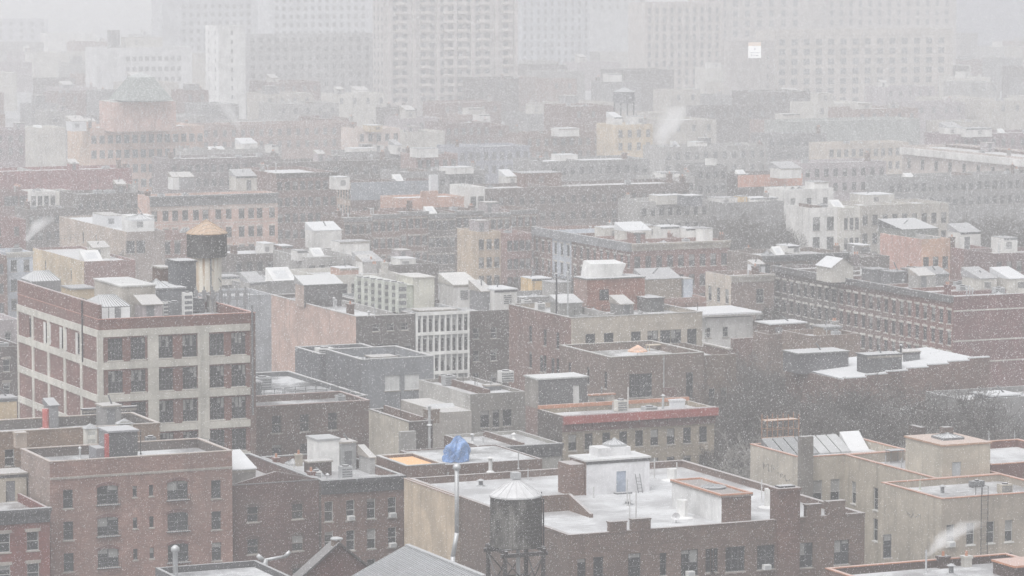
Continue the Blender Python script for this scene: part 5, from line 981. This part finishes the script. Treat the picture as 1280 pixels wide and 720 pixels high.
far('grey_house', 'misty low block left of the stone tower foot', 830, 184, 12.5, 958, 12, STU['grey'], 8, 11, [(870, 176, 2, 884)])
far('brick_building', 'plum brick far building with two white roof boxes at the right', 1190, 168, 14, 1330, 14, M('brick', (.36, .26, .28)), 2, 12, [(1140 + 46, 158, 3, 1204), (1208, 159, 3.2, 1240)])
x, y = W(1345, 203, 15.5); b = Bld('stone_terrace', 'long pale stone terrace with a heavy white cornice at the far right', 1345, 203, 15.5, 1420, 1128, wall=M('stucco', (.47, .41, .38)), roof=(.5, .5, .5), left=[(12, 1.6, 2.4, 4.2, 3.8, 3)]); MB().box(-.8, 0, 13.4, -.004, b.l[3], 15).build('white_cornice', STU['white'], b.root); b.clutter(6)
far('grey_house', 'hazy roofs with white vents before the stone terrace at the right', 1110, 222, 12, 1330, 10, STU['ash'], 12, 18)
# the stepped orange building with its green pyramid
b = Bld('orange_building', 'stepped orange brick building with a grey green pyramid roof in the far left', 112, 160, 17, 255, 84, wall=M('stucco', (.56, .41, .345)), lwall=M('stucco', (.58, .43, .33)), roof=SNOWM, front=W1(14, 1.4, 2.0, 3.0, 3.8, 4))
k = b.bulkhead(142, 128, 7.5, 220, d=12, wall=M('stucco', (.56, .39, .34)), roof=STU['pale'], name='upper_storey'); qx, qy = W(186, 127, 24); qx -= b.ox; qy -= b.oy
pm = MB(); P = [(qx - 6.6, qy), (qx + 6.6, qy), (qx + 6.6, qy + 13), (qx - 6.6, qy + 13)]; Q = [(qx - 2.6, qy + 4), (qx + 2.6, qy + 4), (qx + 2.6, qy + 9), (qx - 2.6, qy + 9)]
for i in range(4): pm.quad((*P[i], 24.2), (*P[(i + 1) % 4], 24.2), (*Q[(i + 1) % 4], 30), (*Q[i], 30)); pm.quad((*Q[i], 30), (*Q[(i + 1) % 4], 30), (qx, qy + 6.5, 31.3))
pm.build('pyramid_roof', M('stucco', (.17, .20, .185)), k); b.bulkhead(90, 152, 2.5, 108, d=5, wall=SNOWM)
b.clutter(3)
# ------------------------------------------------------------------ towers dissolving in the snow
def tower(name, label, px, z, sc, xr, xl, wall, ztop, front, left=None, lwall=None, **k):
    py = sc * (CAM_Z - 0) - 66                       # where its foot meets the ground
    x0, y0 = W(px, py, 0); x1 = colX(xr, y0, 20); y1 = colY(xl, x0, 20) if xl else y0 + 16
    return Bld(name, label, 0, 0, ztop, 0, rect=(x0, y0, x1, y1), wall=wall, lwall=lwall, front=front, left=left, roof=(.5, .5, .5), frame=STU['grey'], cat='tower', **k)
T1 = tower('apartment_tower', 'wide pinkish apartment tower with stacked balconies in upper centre', 480, 0, 3.45, 646, 466, M('stucco', (.49, .46, .445)), 76, [([494 + i * 11.5 for i in range(13)], 2.0, 1.9, 2.5, 3.3, 21, 'pair')], left=[(3, 1.6, 1.8, 2.5, 3.3, 21)])
g = MB()
for p in (500, 531, 560, 577, 604, 634):
    c = colX(p, T1.y0, 30) - T1.ox
    for k in range(21): g.box(c - 1.9, -1.3, 76 - 4.2 - 3.3 * k, c + 1.9, -.004, 76 - 3.2 - 3.3 * k)
T1o = tag(g.build('balcony', M('stucco', (.60, .55, .52)), T1.root), kind='stuff')
g = MB()
for p in (486, 517, 547, 568, 590, 620, 644):
    c = colX(p, T1.y0, 30) - T1.ox; g.box(c - .7, -.9, 0, c + .7, -.005, 76.5)
g.build('pier', M('stucco', (.53, .49, .475)), T1.root)
tower('apartment_tower', 'broad grey apartment block left of the balconied tower', 307, 0, 3.4, 468, 296, M('stucco', (.42, .415, .42)), 31, [([316 + i * 10.2 for i in range(15)], 1.5, 1.7, 2.2, 3.3, 8, 'pair')]).clutter(6)
tower('white_tower', 'slender bright white tower in the left haze', 274, 0, 3.5, 307, 257, M('stucco', (.68, .68, .67)), 35, [(1, .8, 1.4, 2.5, 3.3, 9)], left=[(2, 1.0, 1.5, 2.5, 3.3, 9)], lwall=M('stucco', (.78, .78, .78)))
b = tower('white_tower', 'low wide white building with a small roof tank in the far left haze', 122, 0, 3.1, 240, None, M('stucco', (.64, .64, .65)), 22.5, [([160 + 8 * i for i in range(9)], 1.7, 1.8, 4.6, 4.2, 3, 'pair')]); b.bulk(7, 4, 11, 8, 7.5, STU['ash']); b.bulk(14, 6, 30, 12, 4.5, STU['pale'])
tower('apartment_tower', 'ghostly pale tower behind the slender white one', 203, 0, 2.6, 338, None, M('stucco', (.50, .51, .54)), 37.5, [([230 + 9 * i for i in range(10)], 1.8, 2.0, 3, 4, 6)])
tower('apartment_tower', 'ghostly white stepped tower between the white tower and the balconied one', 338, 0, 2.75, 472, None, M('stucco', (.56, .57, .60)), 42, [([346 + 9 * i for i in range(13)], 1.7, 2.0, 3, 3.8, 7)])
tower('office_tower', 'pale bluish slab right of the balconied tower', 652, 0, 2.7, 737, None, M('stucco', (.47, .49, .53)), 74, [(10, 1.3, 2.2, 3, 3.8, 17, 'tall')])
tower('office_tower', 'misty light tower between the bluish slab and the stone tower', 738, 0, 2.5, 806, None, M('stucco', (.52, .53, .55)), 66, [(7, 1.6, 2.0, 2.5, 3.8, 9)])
b = tower('stone_tower', 'great stone tower with vertical piers in upper right', 806, 0, 3.0, 905, None, M('stucco', (.50, .455, .43)), 40, [([812 + 9.4 * i for i in range(10)], 1.4, 2.4, 3.4, 3.7, 11)]); g = MB()
for i in range(11):
    c = colX(807 + 9.4 * i, b.y0, 20) - b.ox; g.box(c - .5, -.6, 0, c + .5, -.005, 40.4)
g.build('pier', M('stucco', (.53, .48, .455)), b.root)
b = tower('stone_tower', 'tall stone tower rising out of frame behind the signed shaft', 880, 0, 2.85, 1010, None, M('stucco', (.48, .44, .42)), 68, [([890 + 15 * i for i in range(8)], 2.4, 2.8, 3.4, 4.4, 12)])
SH = tower('stone_tower', 'plain stone shaft that carries the small white sign', 912, 0, 3.35, 968, 905, M('stucco', (.42, .385, .37)), 28, [([960], 1.0, 1.6, 6, 3.7, 4)])
cx = colX(943, SH.y0, 25) - SH.ox
sg = thing('sign', (SH.ox + cx, SH.y0 - .25, 21.6), 'small white sign with orange top on the plain stone shaft', 'sign')
def lit(name, c, e):
    m, nt, bs = newmat(name); bs.inputs['Base Color'].default_value = (*c, 1); bs.inputs['Emission Color'].default_value = (*c, 1); bs.inputs['Emission Strength'].default_value = e; return m
MB().box(-2.6, -.12, 0, 2.6, .2, 4.4).build('sign_panel', lit('lit_sign_white', (.9, .9, .9), .5), sg); MB().box(-2.6, -.12, 4.403, 2.6, .2, 5.9).build('sign_top', lit('lit_sign_orange', (.85, .68, .56), .15), sg)
g = MB().box(-.25, -.15, 2.9, .25, -.123, 3.9)
for q in ((-2.2, 1.9, 2.2, 2.15), (-1.7, .75, -1.0, 1.35), (-.7, .8, 0, 1.3), (.3, .7, 1.5, 1.2)): g.box(q[0], -.15, q[1], q[2], -.123, q[3])
g.build('mark', M('paint', (.45, .46, .48)), sg)
tower('department_store', 'huge stone block with a grid of paired windows at upper right', 968.5, 0, 3.3, 1191, None, M('stucco', (.52, .475, .44)), 31.5, [([978 + 15.3 * i for i in range(14)], 2.7, 2.3, 3.6 + .9, 3.75, 7, 'pair')], string=[2.2, 9.5])
tower('stone_tower', 'upper stone setback tower above the huge window grid', 1030, 0, 2.75, 1195, None, M('stucco', (.49, .45, .43)), 49, [([1040 + 12 * i for i in range(13)], 1.8, 2.6, 3.4, 4.2, 6)])
tower('office_tower', 'faint bluish block standing in for haze at the upper right edge', 1196, 0, 2.2, 1330, None, M('stucco', (.30, .31, .38)), 72, None)  # windowless block added in place of the bluish haze mass
tower('apartment_tower', 'faint tower stump at the far upper left', -60, 0, 2.1, 60, None, M('stucco', (.5, .5, .54)), 20, [(9, 2, 2.2, 3, 4, 3)])
for i, (a, sc, c, z) in enumerate(((-60, 2.9, 40, 13), (42, 2.75, 118, 15), (-40, 2.45, 55, 14), (60, 2.35, 120, 17))):
    far('row_house', ['blurred low roofs at the left edge below the faint tower stump', 'blurred low house left of the pyramid roof', 'barely visible roof line high at the left edge', 'barely visible pale block left of the wide white building'][i], a, sc * (63 - z) - 66, z, c, 14, [STU['mauve'], STU['pale'], STU['grey'], STU['white']][i], 4)
wt = thing('water_tower', (*W(780, 147, 16), 15.6), 'faint dark water tank on thin legs above the far yellow building', 'water tower')
MB().lathe(0, 0, [(3.0, 4.5), (3.0, 7.6)], 20).build('tank', STU['slate'], wt); MB().lathe(0, 0, [(3.2, 7.6), (.1, 8.8)], 20).build('cone_roof', STU['slate'], wt)
for sx in (-2, 2):
    for sy in (-2, 2): MB().box(sx - .15, sy - .15, 0, sx + .15, sy + .15, 4.5).build('leg', IRON, wt)
r3 = random.Random(21); n_ = 0
for Drow in (1040, 1110, 1185, 1265, 1345, 1440, 1540, 1660, 1800, 1960):          # ghostly low rows around the feet of the towers
    px = -70 + r3.uniform(0, 30)
    while px < 1340:
        w = r3.uniform(26, 78) * 1200 / Drow; z = r3.uniform(9, 16); sc_ = F_PX / Drow; x, y = W(px, sc_ * (CAM_Z - z) - 66, z); xr = colX(px + w, y, z); d = r3.uniform(12, 20)
        px += w + r3.choice([0, 0, 2, 10])
        if any(x < q[3] + 1 and xr > q[1] - 1 and y < q[4] + 1 and y + d > q[2] - 1 for q in FOOT): continue
        wall = r3.choice([STU['grey'], STU['ash'], STU['mauve'], STU['pale'], STU['stone'], BRK['rose'], BRK['grey'], M('brick', (.42, .30, .26))])
        b = Bld('row_house', 'low snow roofed building dissolving in haze around the feet of the towers', 0, 0, z, 0, rect=(x, y, xr, y + d), wall=wall, roof=(.6, .6, .6), front=W1(max(2, int((xr - x) / 4)), 1.2, 1.9, 2.4, 3.4, 1) if Drow < 1300 else None, group='hazy low buildings around the towers')
        b.clutter(r3.choice([1, 2, 3, 4])); n_ += 1
        if r3.random() < .35: b.bulk(2, 2, 2 + r3.uniform(3, 6), 7, r3.uniform(1.5, 4), r3.choice([STU['white'], STU['ash'], STU['pale']]))
print('hazy rows', n_)
# white roofed workshop and yards on the right, behind the trees
X0, Y0 = W(1057, 476, 11.0); X1 = colX(1237, Y0, 12); n = 7
b = Bld('workshop_building', 'brown brick workshop with a stepped parapet and bright snowy roof at the right', 0, 0, 11.0, 0, rect=(X0, Y0, X1, Y0 + 15), wall=M('brick', (.26, .165, .14)), ph=.1, roof=SNOWM)
for i in range(n):
    a, c = (X1 - X0) * i / n, (X1 - X0) * (i + 1) / n; MB().box(a + .002, -.002, 11.0, c - .002, .4, 11.25 + i * .27).build('stepped_parapet', b.wall, b.root); MB().box(a, -.05, 11.253 + i * .27, c, .5, 11.4 + i * .27).build('snow_cover', SNOWM, b.root)
sr = MB(); sr.quad((.3, .42, 11.05), (X1 - X0, .42, 12.5), (X1 - X0, 15, 12.6), (.3, 15, 11.2)); sr.quad((X1 - X0, .42, 11), (X1 - X0, 15, 11), (X1 - X0, 15, 12.6), (X1 - X0, .42, 12.5)); sr.build('snow_roof', SNOWM, b.root)
b.bulk(4.4, 2.4, 9.2, 5, 2.6, M('paint', (.10, .10, .105)), roof=TAR); b.pip(9.4, 3, 3.6, .14, IRON); b.bulk(12, 7, 14.5, 8, 2.2, DGREY); b.pip(12, 7, 2.8, .07, WHITE); b.bulk(-1.5, 9, 5.5, 13, 2.4, M('paint', (.12, .12, .13)), roof=M('tarsnow', (.18, .18, .18)))
cluster('brick_house', 'small brown house with a snowy parapet left of the dark workshop sheds', 960, 418, 10.5, 1012, 7, M('brick', (.28, .2, .17)), 2, [(963, 404, 2.0, 1008, 4, BRK['brown'])])
cluster('brick_house', 'low tan house with terracotta coping behind the dark workshop sheds', 1013, 420, 11, 1075, 8, M('brick', (.30, .21, .17)), 3, [(1030, 408, 1.6, 1052, 3, BRK['tan'])])
cluster('garage', 'low grey garage with a white snow strip at the right edge below the workshop', 1206, 500, 9.6, 1330, 9, STU['ash'], 3, [(1240, 494, 1.0, 1275, 4, STU['slate'])])
cluster('garage', 'flat grey shed with puddled roof between bare trees and right edge', 1196, 536, 6.0, 1330, 9, STU['slate'], 2, [], roof=(.2, .2, .2))
cluster('garage', 'small snowy shed among the bare trees below the workshop', 1118, 520, 8.6, 1168, 6, BRK['grey'], 1, [], roof=(.55, .55, .55))
cluster('garage', 'low ramp roofed shed with a pale wall between the white roof and stucco building', 885, 588, 6.5, 938, 12, STU['pale'], 0, [], roof=(.55, .55, .55))
b = thing('scaffold', (*W(958, F_PX / 380 * 63 - 66, 0), 0), 'rusty orange scaffold frame standing among the bare trees', 'scaffold'); m_ = MB(); m2_ = MB(); k = 0
for i in range(4):
    for j in range(2): m_.tube((i * 1.3, j * 1.2, 0), (i * 1.3, j * 1.2, 12.6), .045, n=5)
for z in range(2, 13, 2):
    for j in range(2): m2_.tube((0, j * 1.2, z), (3.9, j * 1.2, z), .04, n=5); m2_.tube((0, j * 1.2, z - 1), (3.9, j * 1.2, z - 1), .03, n=5)
    m2_.box(0, .05, z - .06, 3.9, 1.15, z)
m_.build('upright', M('paint', (.42, .20, .10)), b); m2_.build('platform', M('paint', (.45, .24, .13)), b)
# ------------------------------------------------------------------ bare winter trees
BARK = M('bark', (.07, .06, .054))
def tree_meshes(seed, h, top=5, bark=None):
    r_ = random.Random(seed); tr, cr = MB(), MB()
    def grow(p, d, ln, rad, lv):
        seg = 3 if lv < 2 else 2; q = p; mb = tr if lv == 0 else cr
        for s_ in range(seg):
            d2 = (d + Vector((r_.uniform(-1, 1), r_.uniform(-1, 1), r_.uniform(-.3, .6))) * (.08 if lv == 0 else .22)).normalized(); e = q + d2 * ln / seg
            ra, rb = rad * (1 - .45 * s_ / seg), rad * (1 - .45 * (s_ + 1) / seg)
            mb.tube(q, e, max(.024, ra), max(.022, rb), n=6 if lv == 0 else (4 if lv == 1 else 3), cap=False); q, d = e, d2
            if lv < top:
                for _ in range((0 if lv == 0 and s_ == 0 else (2, 2, 2, 2, 2)[lv])):
                    a = r_.uniform(0, 6.283); u = d.orthogonal().normalized(); w = d.cross(u); sp = r_.uniform(.5, .95)
                    grow(q, (d * (1 - sp * .35) + (u * math.cos(a) + w * math.sin(a)) * sp + Vector((0, 0, .12))).normalized(), ln * r_.uniform(.52, .78), rb * r_.uniform(.45, .62), lv + 1)
    grow(Vector((0, 0, -.1)), Vector((0, 0, 1)), h * .42, h * .02 + .08, 0)
    return tr.mesh('trunk', bark or BARK), cr.mesh('crown', bark or BARK)
PROTO = [tree_meshes(s, 13) for s in range(5)]
PALE = [tree_meshes(50 + q, 13, 4, M('bark', (.26, .245, .23))) for q in range(3)]
rt = random.Random(11)
def tree(px, D, h, label, group, k=None, P=None):
    P = P or PROTO
    s = F_PX / D; x, y = W(px, s * CAM_Z - 66, 0); k = rt.randrange(len(P)) if k is None else k
    t = thing('bare_tree', (x, y, 0), label, 'tree', group, rz=rt.uniform(0, 6.28)); sc = h / 13 * .78; t.scale = (sc * rt.uniform(1, 1.25), sc * rt.uniform(1, 1.25), sc)
    link('trunk', P[k][0], t); link('crown', P[k][1], t)
def grove(n, px0, px1, D0, D1, h0, h1, label, group):
    for i in range(n): tree(rt.uniform(px0, px1), rt.uniform(D0, D1), rt.uniform(h0, h1), label, group)
grove(58, 858, 1066, 382, 438, 10, 15.5, 'bare brown tree in the dense thicket right of the red corniced building', 'trees of the dense thicket')
grove(12, 925, 1060, 440, 476, 10, 13, 'bare brown tree at the back of the thicket below the white house', 'trees at the back of the thicket')
grove(20, 1064, 1215, 384, 432, 11, 16, 'bare pale twigged tree in the snowy yards below the workshop', 'trees in the snowy yards')
grove(8, 1190, 1300, 396, 425, 8, 12, 'small bare tree by the grey sheds at the right edge', 'trees by the grey sheds')
for px, D, h in ((893, 381, 13), (915, 383, 14), (944, 384, 15), (975, 384, 13), (1010, 384, 14), (1040, 385, 13)): tree(px, D, h, 'pale limbed bare tree on the near edge of the thicket', 'pale limbed trees of the thicket', None, PALE)
for px, D, h in ((1128, 382, 13), (1150, 384, 14.5), (1178, 383, 15), (1196, 385, 13)): tree(px, D, h, 'pale limbed bare tree spreading over the snowy yards', 'pale limbed trees of the yards', None, PALE)
tree(1240, 300, 9, 'young bare tree against the stucco building beside the steam', None)
tree(948, 350, 8, 'small bare tree at the corner of the beige stucco wall', None); tree(931, 352, 7, 'thin bare sapling between the snowy roof and beige stucco wall', None)
tree(66, 352, 15, 'bare tree before the left side of the factory', None); tree(95, 358, 14.5, 'second bare tree hugging the factory wall by the tan roof', None)
grove(16, 596, 742, 535, 575, 12, 15, 'misty bare tree in the dark strip behind the brick penthouse', 'trees behind the brick penthouse')
grove(22, 884, 1010, 640, 690, 12, 16, 'misty bare tree left of the white balconied house', 'trees left of the white houses')
grove(20, 1186, 1300, 630, 700, 12, 16, 'misty bare tree in the grey mass at the right edge', 'trees in the right edge mass')
grove(12, 468, 560, 715, 760, 14, 19, 'faint bare tree above the slate topped block', 'trees above the slate topped block')
grove(8, 930, 1010, 520, 560, 11, 14, 'misty bare tree between corner house and long terrace', 'trees by the corner house')
grove(10, 250, 345, 600, 640, 10, 13, 'misty bare tree under the salmon apartment house', 'trees under the salmon apartments')
grove(6, 100, 186, 620, 650, 10, 15, 'misty bare tree left of the salmon apartment house', 'trees left of the salmon apartments')
# ------------------------------------------------------------------ steam from the roofs
def steam(name, label, loc, size, tilt, dens, seed):
    mb = MB(); n, m_ = 20, 12
    for j in range(m_ + 1):
        t = j / m_; r = (.12 + .9 * t ** .7) * (1 if j < m_ else .25) * size[0]
        for k in range(n):
            a = 2 * math.pi * k / n; mb.v.append((r * math.cos(a) + tilt * t ** 1.3, r * .7 * math.sin(a), t * size[1]))
    for j in range(m_):
        for k in range(n): k2 = (k + 1) % n; mb.f.append((j * n + k, j * n + k2, (j + 1) * n + k2, (j + 1) * n + k)); mb.m.append(0)
    mb.f.append(tuple(m_ * n + k for k in range(n))); mb.f.append(tuple(n - 1 - k for k in range(n))); mb.m += [0, 0]
    m = bpy.data.materials.new('steam'); m.use_nodes = True; nt = m.node_tree; nt.nodes.clear(); out = nt.nodes.new('ShaderNodeOutputMaterial'); pv = nt.nodes.new('ShaderNodeVolumePrincipled'); pv.inputs['Color'].default_value = (.97, .97, .97, 1)
    geo = nd(nt, 'ShaderNodeNewGeometry'); tc = nd(nt, 'ShaderNodeTexCoord'); f = noise(nt, geo.outputs['Position'], .95 / size[0] * 1.6, 7, .72)
    sp = nd(nt, 'ShaderNodeSeparateXYZ'); nt.links.new(tc.outputs['Object'], sp.inputs[0])
    t = mathn(nt, 'DIVIDE', sp.outputs[2], size[1]); ax = mathn(nt, 'SUBTRACT', sp.outputs[0], mathn(nt, 'MULTIPLY', mathn(nt, 'POWER', t, 1.3), tilt)); rr_ = mathn(nt, 'MULTIPLY', mathn(nt, 'ADD', mathn(nt, 'MULTIPLY', mathn(nt, 'POWER', t, .7), .9), .12), size[0])
    d = mathn(nt, 'DIVIDE', mathn(nt, 'SQRT', mathn(nt, 'ADD', mathn(nt, 'MULTIPLY', ax, ax), mathn(nt, 'MULTIPLY', mathn(nt, 'MULTIPLY', sp.outputs[1], sp.outputs[1]), 2.0)), 0), rr_)
    e = mathn(nt, 'SUBTRACT', mathn(nt, 'ADD', f, .25), mathn(nt, 'MULTIPLY', d, .60)); e = ramp(nt, e, .30, .62); e = mathn(nt, 'MULTIPLY', e, ramp(nt, t, 1.0, .55)); e = mathn(nt, 'MULTIPLY', e, dens)
    nt.links.new(e, pv.inputs['Density']); nt.links.new(pv.outputs[0], out.inputs['Volume'])
    o = mb.build(name, m, None, loc); tag(o, label, 'steam', kind='stuff'); return o
steam('steam', 'pale steam drifting up from the snowy roof at the bottom right', STEAM_A, (2.3, 2.7), 4.2, 1.5, 1)
x, y = W(40, 300, 12); steam('steam', 'white steam rising left of the tan snow roofed house', (x - 1, y, 11.8), (3.0, 4.4), 4.0, .9, 2)
x, y = W(826, 180, 13); steam('steam', 'faint white steam right of the far yellow building', (x, y, 12), (7, 11), 5, .5, 3)
x, y = W(300, 152, 14); steam('steam', 'faint steam at the foot of the slender white tower', (x, y, 11), (5, 12), -8, .25, 4)
# ------------------------------------------------------------------ falling snow
import numpy as np
def snowfall(n1, n2, n3):
    g = np.random.default_rng(5); cam_ = np.array(CAM)[None]; fw, rt_, up = (np.array(q)[None] for q in (FW, RT, UP))
    def cone(d, mu, mv0, mv1):
        n = len(d); u = g.uniform(-mu, mu, n) * 640 / F_PX; v = g.uniform(-mv0, mv1, n) * 360 / F_PX
        return cam_ + d[:, None] * (fw + u[:, None] * rt_ + v[:, None] * up)
    d = np.concatenate([46 + 64 * g.random(n1) ** .7, 110 + 175 * g.random(n2) ** .6]); P = cone(d, 1.35, 1.5, 1.35)
    ok = P[:, 2] > 25; P = P[ok]; d = d[ok]; n = len(P)
    size = np.where(d < 110, g.uniform(.0026, .0050, n), g.uniform(.006, .012, n))
    ax = np.array(RT) * -.42 + np.array([0, 0, -1.0]); ax /= np.linalg.norm(ax)
    def frame(n, j):
        A = ax[None] + g.normal(0, j, (n, 3)); A /= np.linalg.norm(A, axis=1)[:, None]
        B = np.cross(A, g.normal(0, 1, (n, 3))); B /= np.linalg.norm(B, axis=1)[:, None]; return A, B, np.cross(A, B)
    A, B, Cc = frame(n, .22); s = size[:, None]; e = g.uniform(1.6, 3.0, (n, 1))
    V = np.stack([P + A * s * e, P - A * s * e * g.uniform(.5, 1, (n, 1)) + B * s * .4, P + B * s - Cc * s * .5, P - B * s * .6 - Cc * s * .7, P + Cc * s], 1).reshape(-1, 3)
    t = np.array([[0, 2, 4], [0, 4, 3], [0, 3, 2], [1, 4, 2], [1, 3, 4], [1, 2, 3]])
    T = (np.arange(n)[:, None, None] * 5 + t[None]).reshape(-1, 3)
    d3 = (350 ** 3 + (1080 ** 3 - 350 ** 3) * g.random(n3)) ** (1 / 3); P = cone(d3, 1.12, 1.12, 1.12); P = P[P[:, 2] > 1]; n = len(P)   # outsize snow clumps, added to veil the far city as haze, even in volume
    A, B, Cc = frame(n, .3); s = g.uniform(.024, .052, (n, 1))
    V3 = np.stack([P + A * s * 1.5, P + B * s - A * s * .3, P - A * s * 1.3 + Cc * s * .5, P - B * s], 1).reshape(-1, 3)
    T3 = len(V) + (np.arange(n)[:, None, None] * 4 + np.array([[0, 1, 3], [1, 2, 3]])[None]).reshape(-1, 3)
    V = np.concatenate([V, V3]); T = np.concatenate([T, T3])
    me = bpy.data.meshes.new('falling_snow'); me.vertices.add(len(V)); me.vertices.foreach_set('co', V.astype(np.float32).ravel())
    me.loops.add(T.size); me.loops.foreach_set('vertex_index', T.astype(np.int32).ravel()); me.polygons.add(len(T)); me.polygons.foreach_set('loop_start', np.arange(0, T.size, 3, dtype=np.int32)); me.polygons.foreach_set('loop_total', np.full(len(T), 3, np.int32)); me.update(calc_edges=True)
    m, nt, bs = newmat('snowflake'); out = nt.nodes['Material Output']; df = nd(nt, 'ShaderNodeBsdfDiffuse'); tr = nd(nt, 'ShaderNodeBsdfTranslucent'); ad = nd(nt, 'ShaderNodeMixShader')
    df.inputs[0].default_value = (.9, .9, .92, 1); tr.inputs[0].default_value = (.9, .9, .92, 1); nt.links.new(df.outputs[0], ad.inputs[1]); nt.links.new(tr.outputs[0], ad.inputs[2]); nt.links.new(ad.outputs[0], out.inputs['Surface'])
    me.materials.append(m); return tag(link('falling_snow', me), 'fine snowflakes falling thickly across the whole view, with outsize clumps added as far haze', 'snow', kind='stuff')
snowfall(230000, 70000, 2200000)

# ------------------------------------------------------------------ haze
hz = MB().box(-2600, -250, -1.2, 5200, 6600, 92).build('haze', None or M('haze_air'))
nt = hz.data.materials[0].node_tree
for n in list(nt.nodes):
    if n.type != 'OUTPUT_MATERIAL': nt.nodes.remove(n)
pv = nt.nodes.new('ShaderNodeVolumePrincipled'); pv.inputs['Density'].default_value = HAZE; pv.inputs['Color'].default_value = (.965, .965, .975, 1)
pv.inputs['Anisotropy'].default_value = .25
nt.links.new(pv.outputs[0], nt.nodes['Material Output'].inputs['Volume'])
tag(hz, 'grey winter haze thickened by falling snow over the city', 'haze', kind='stuff')
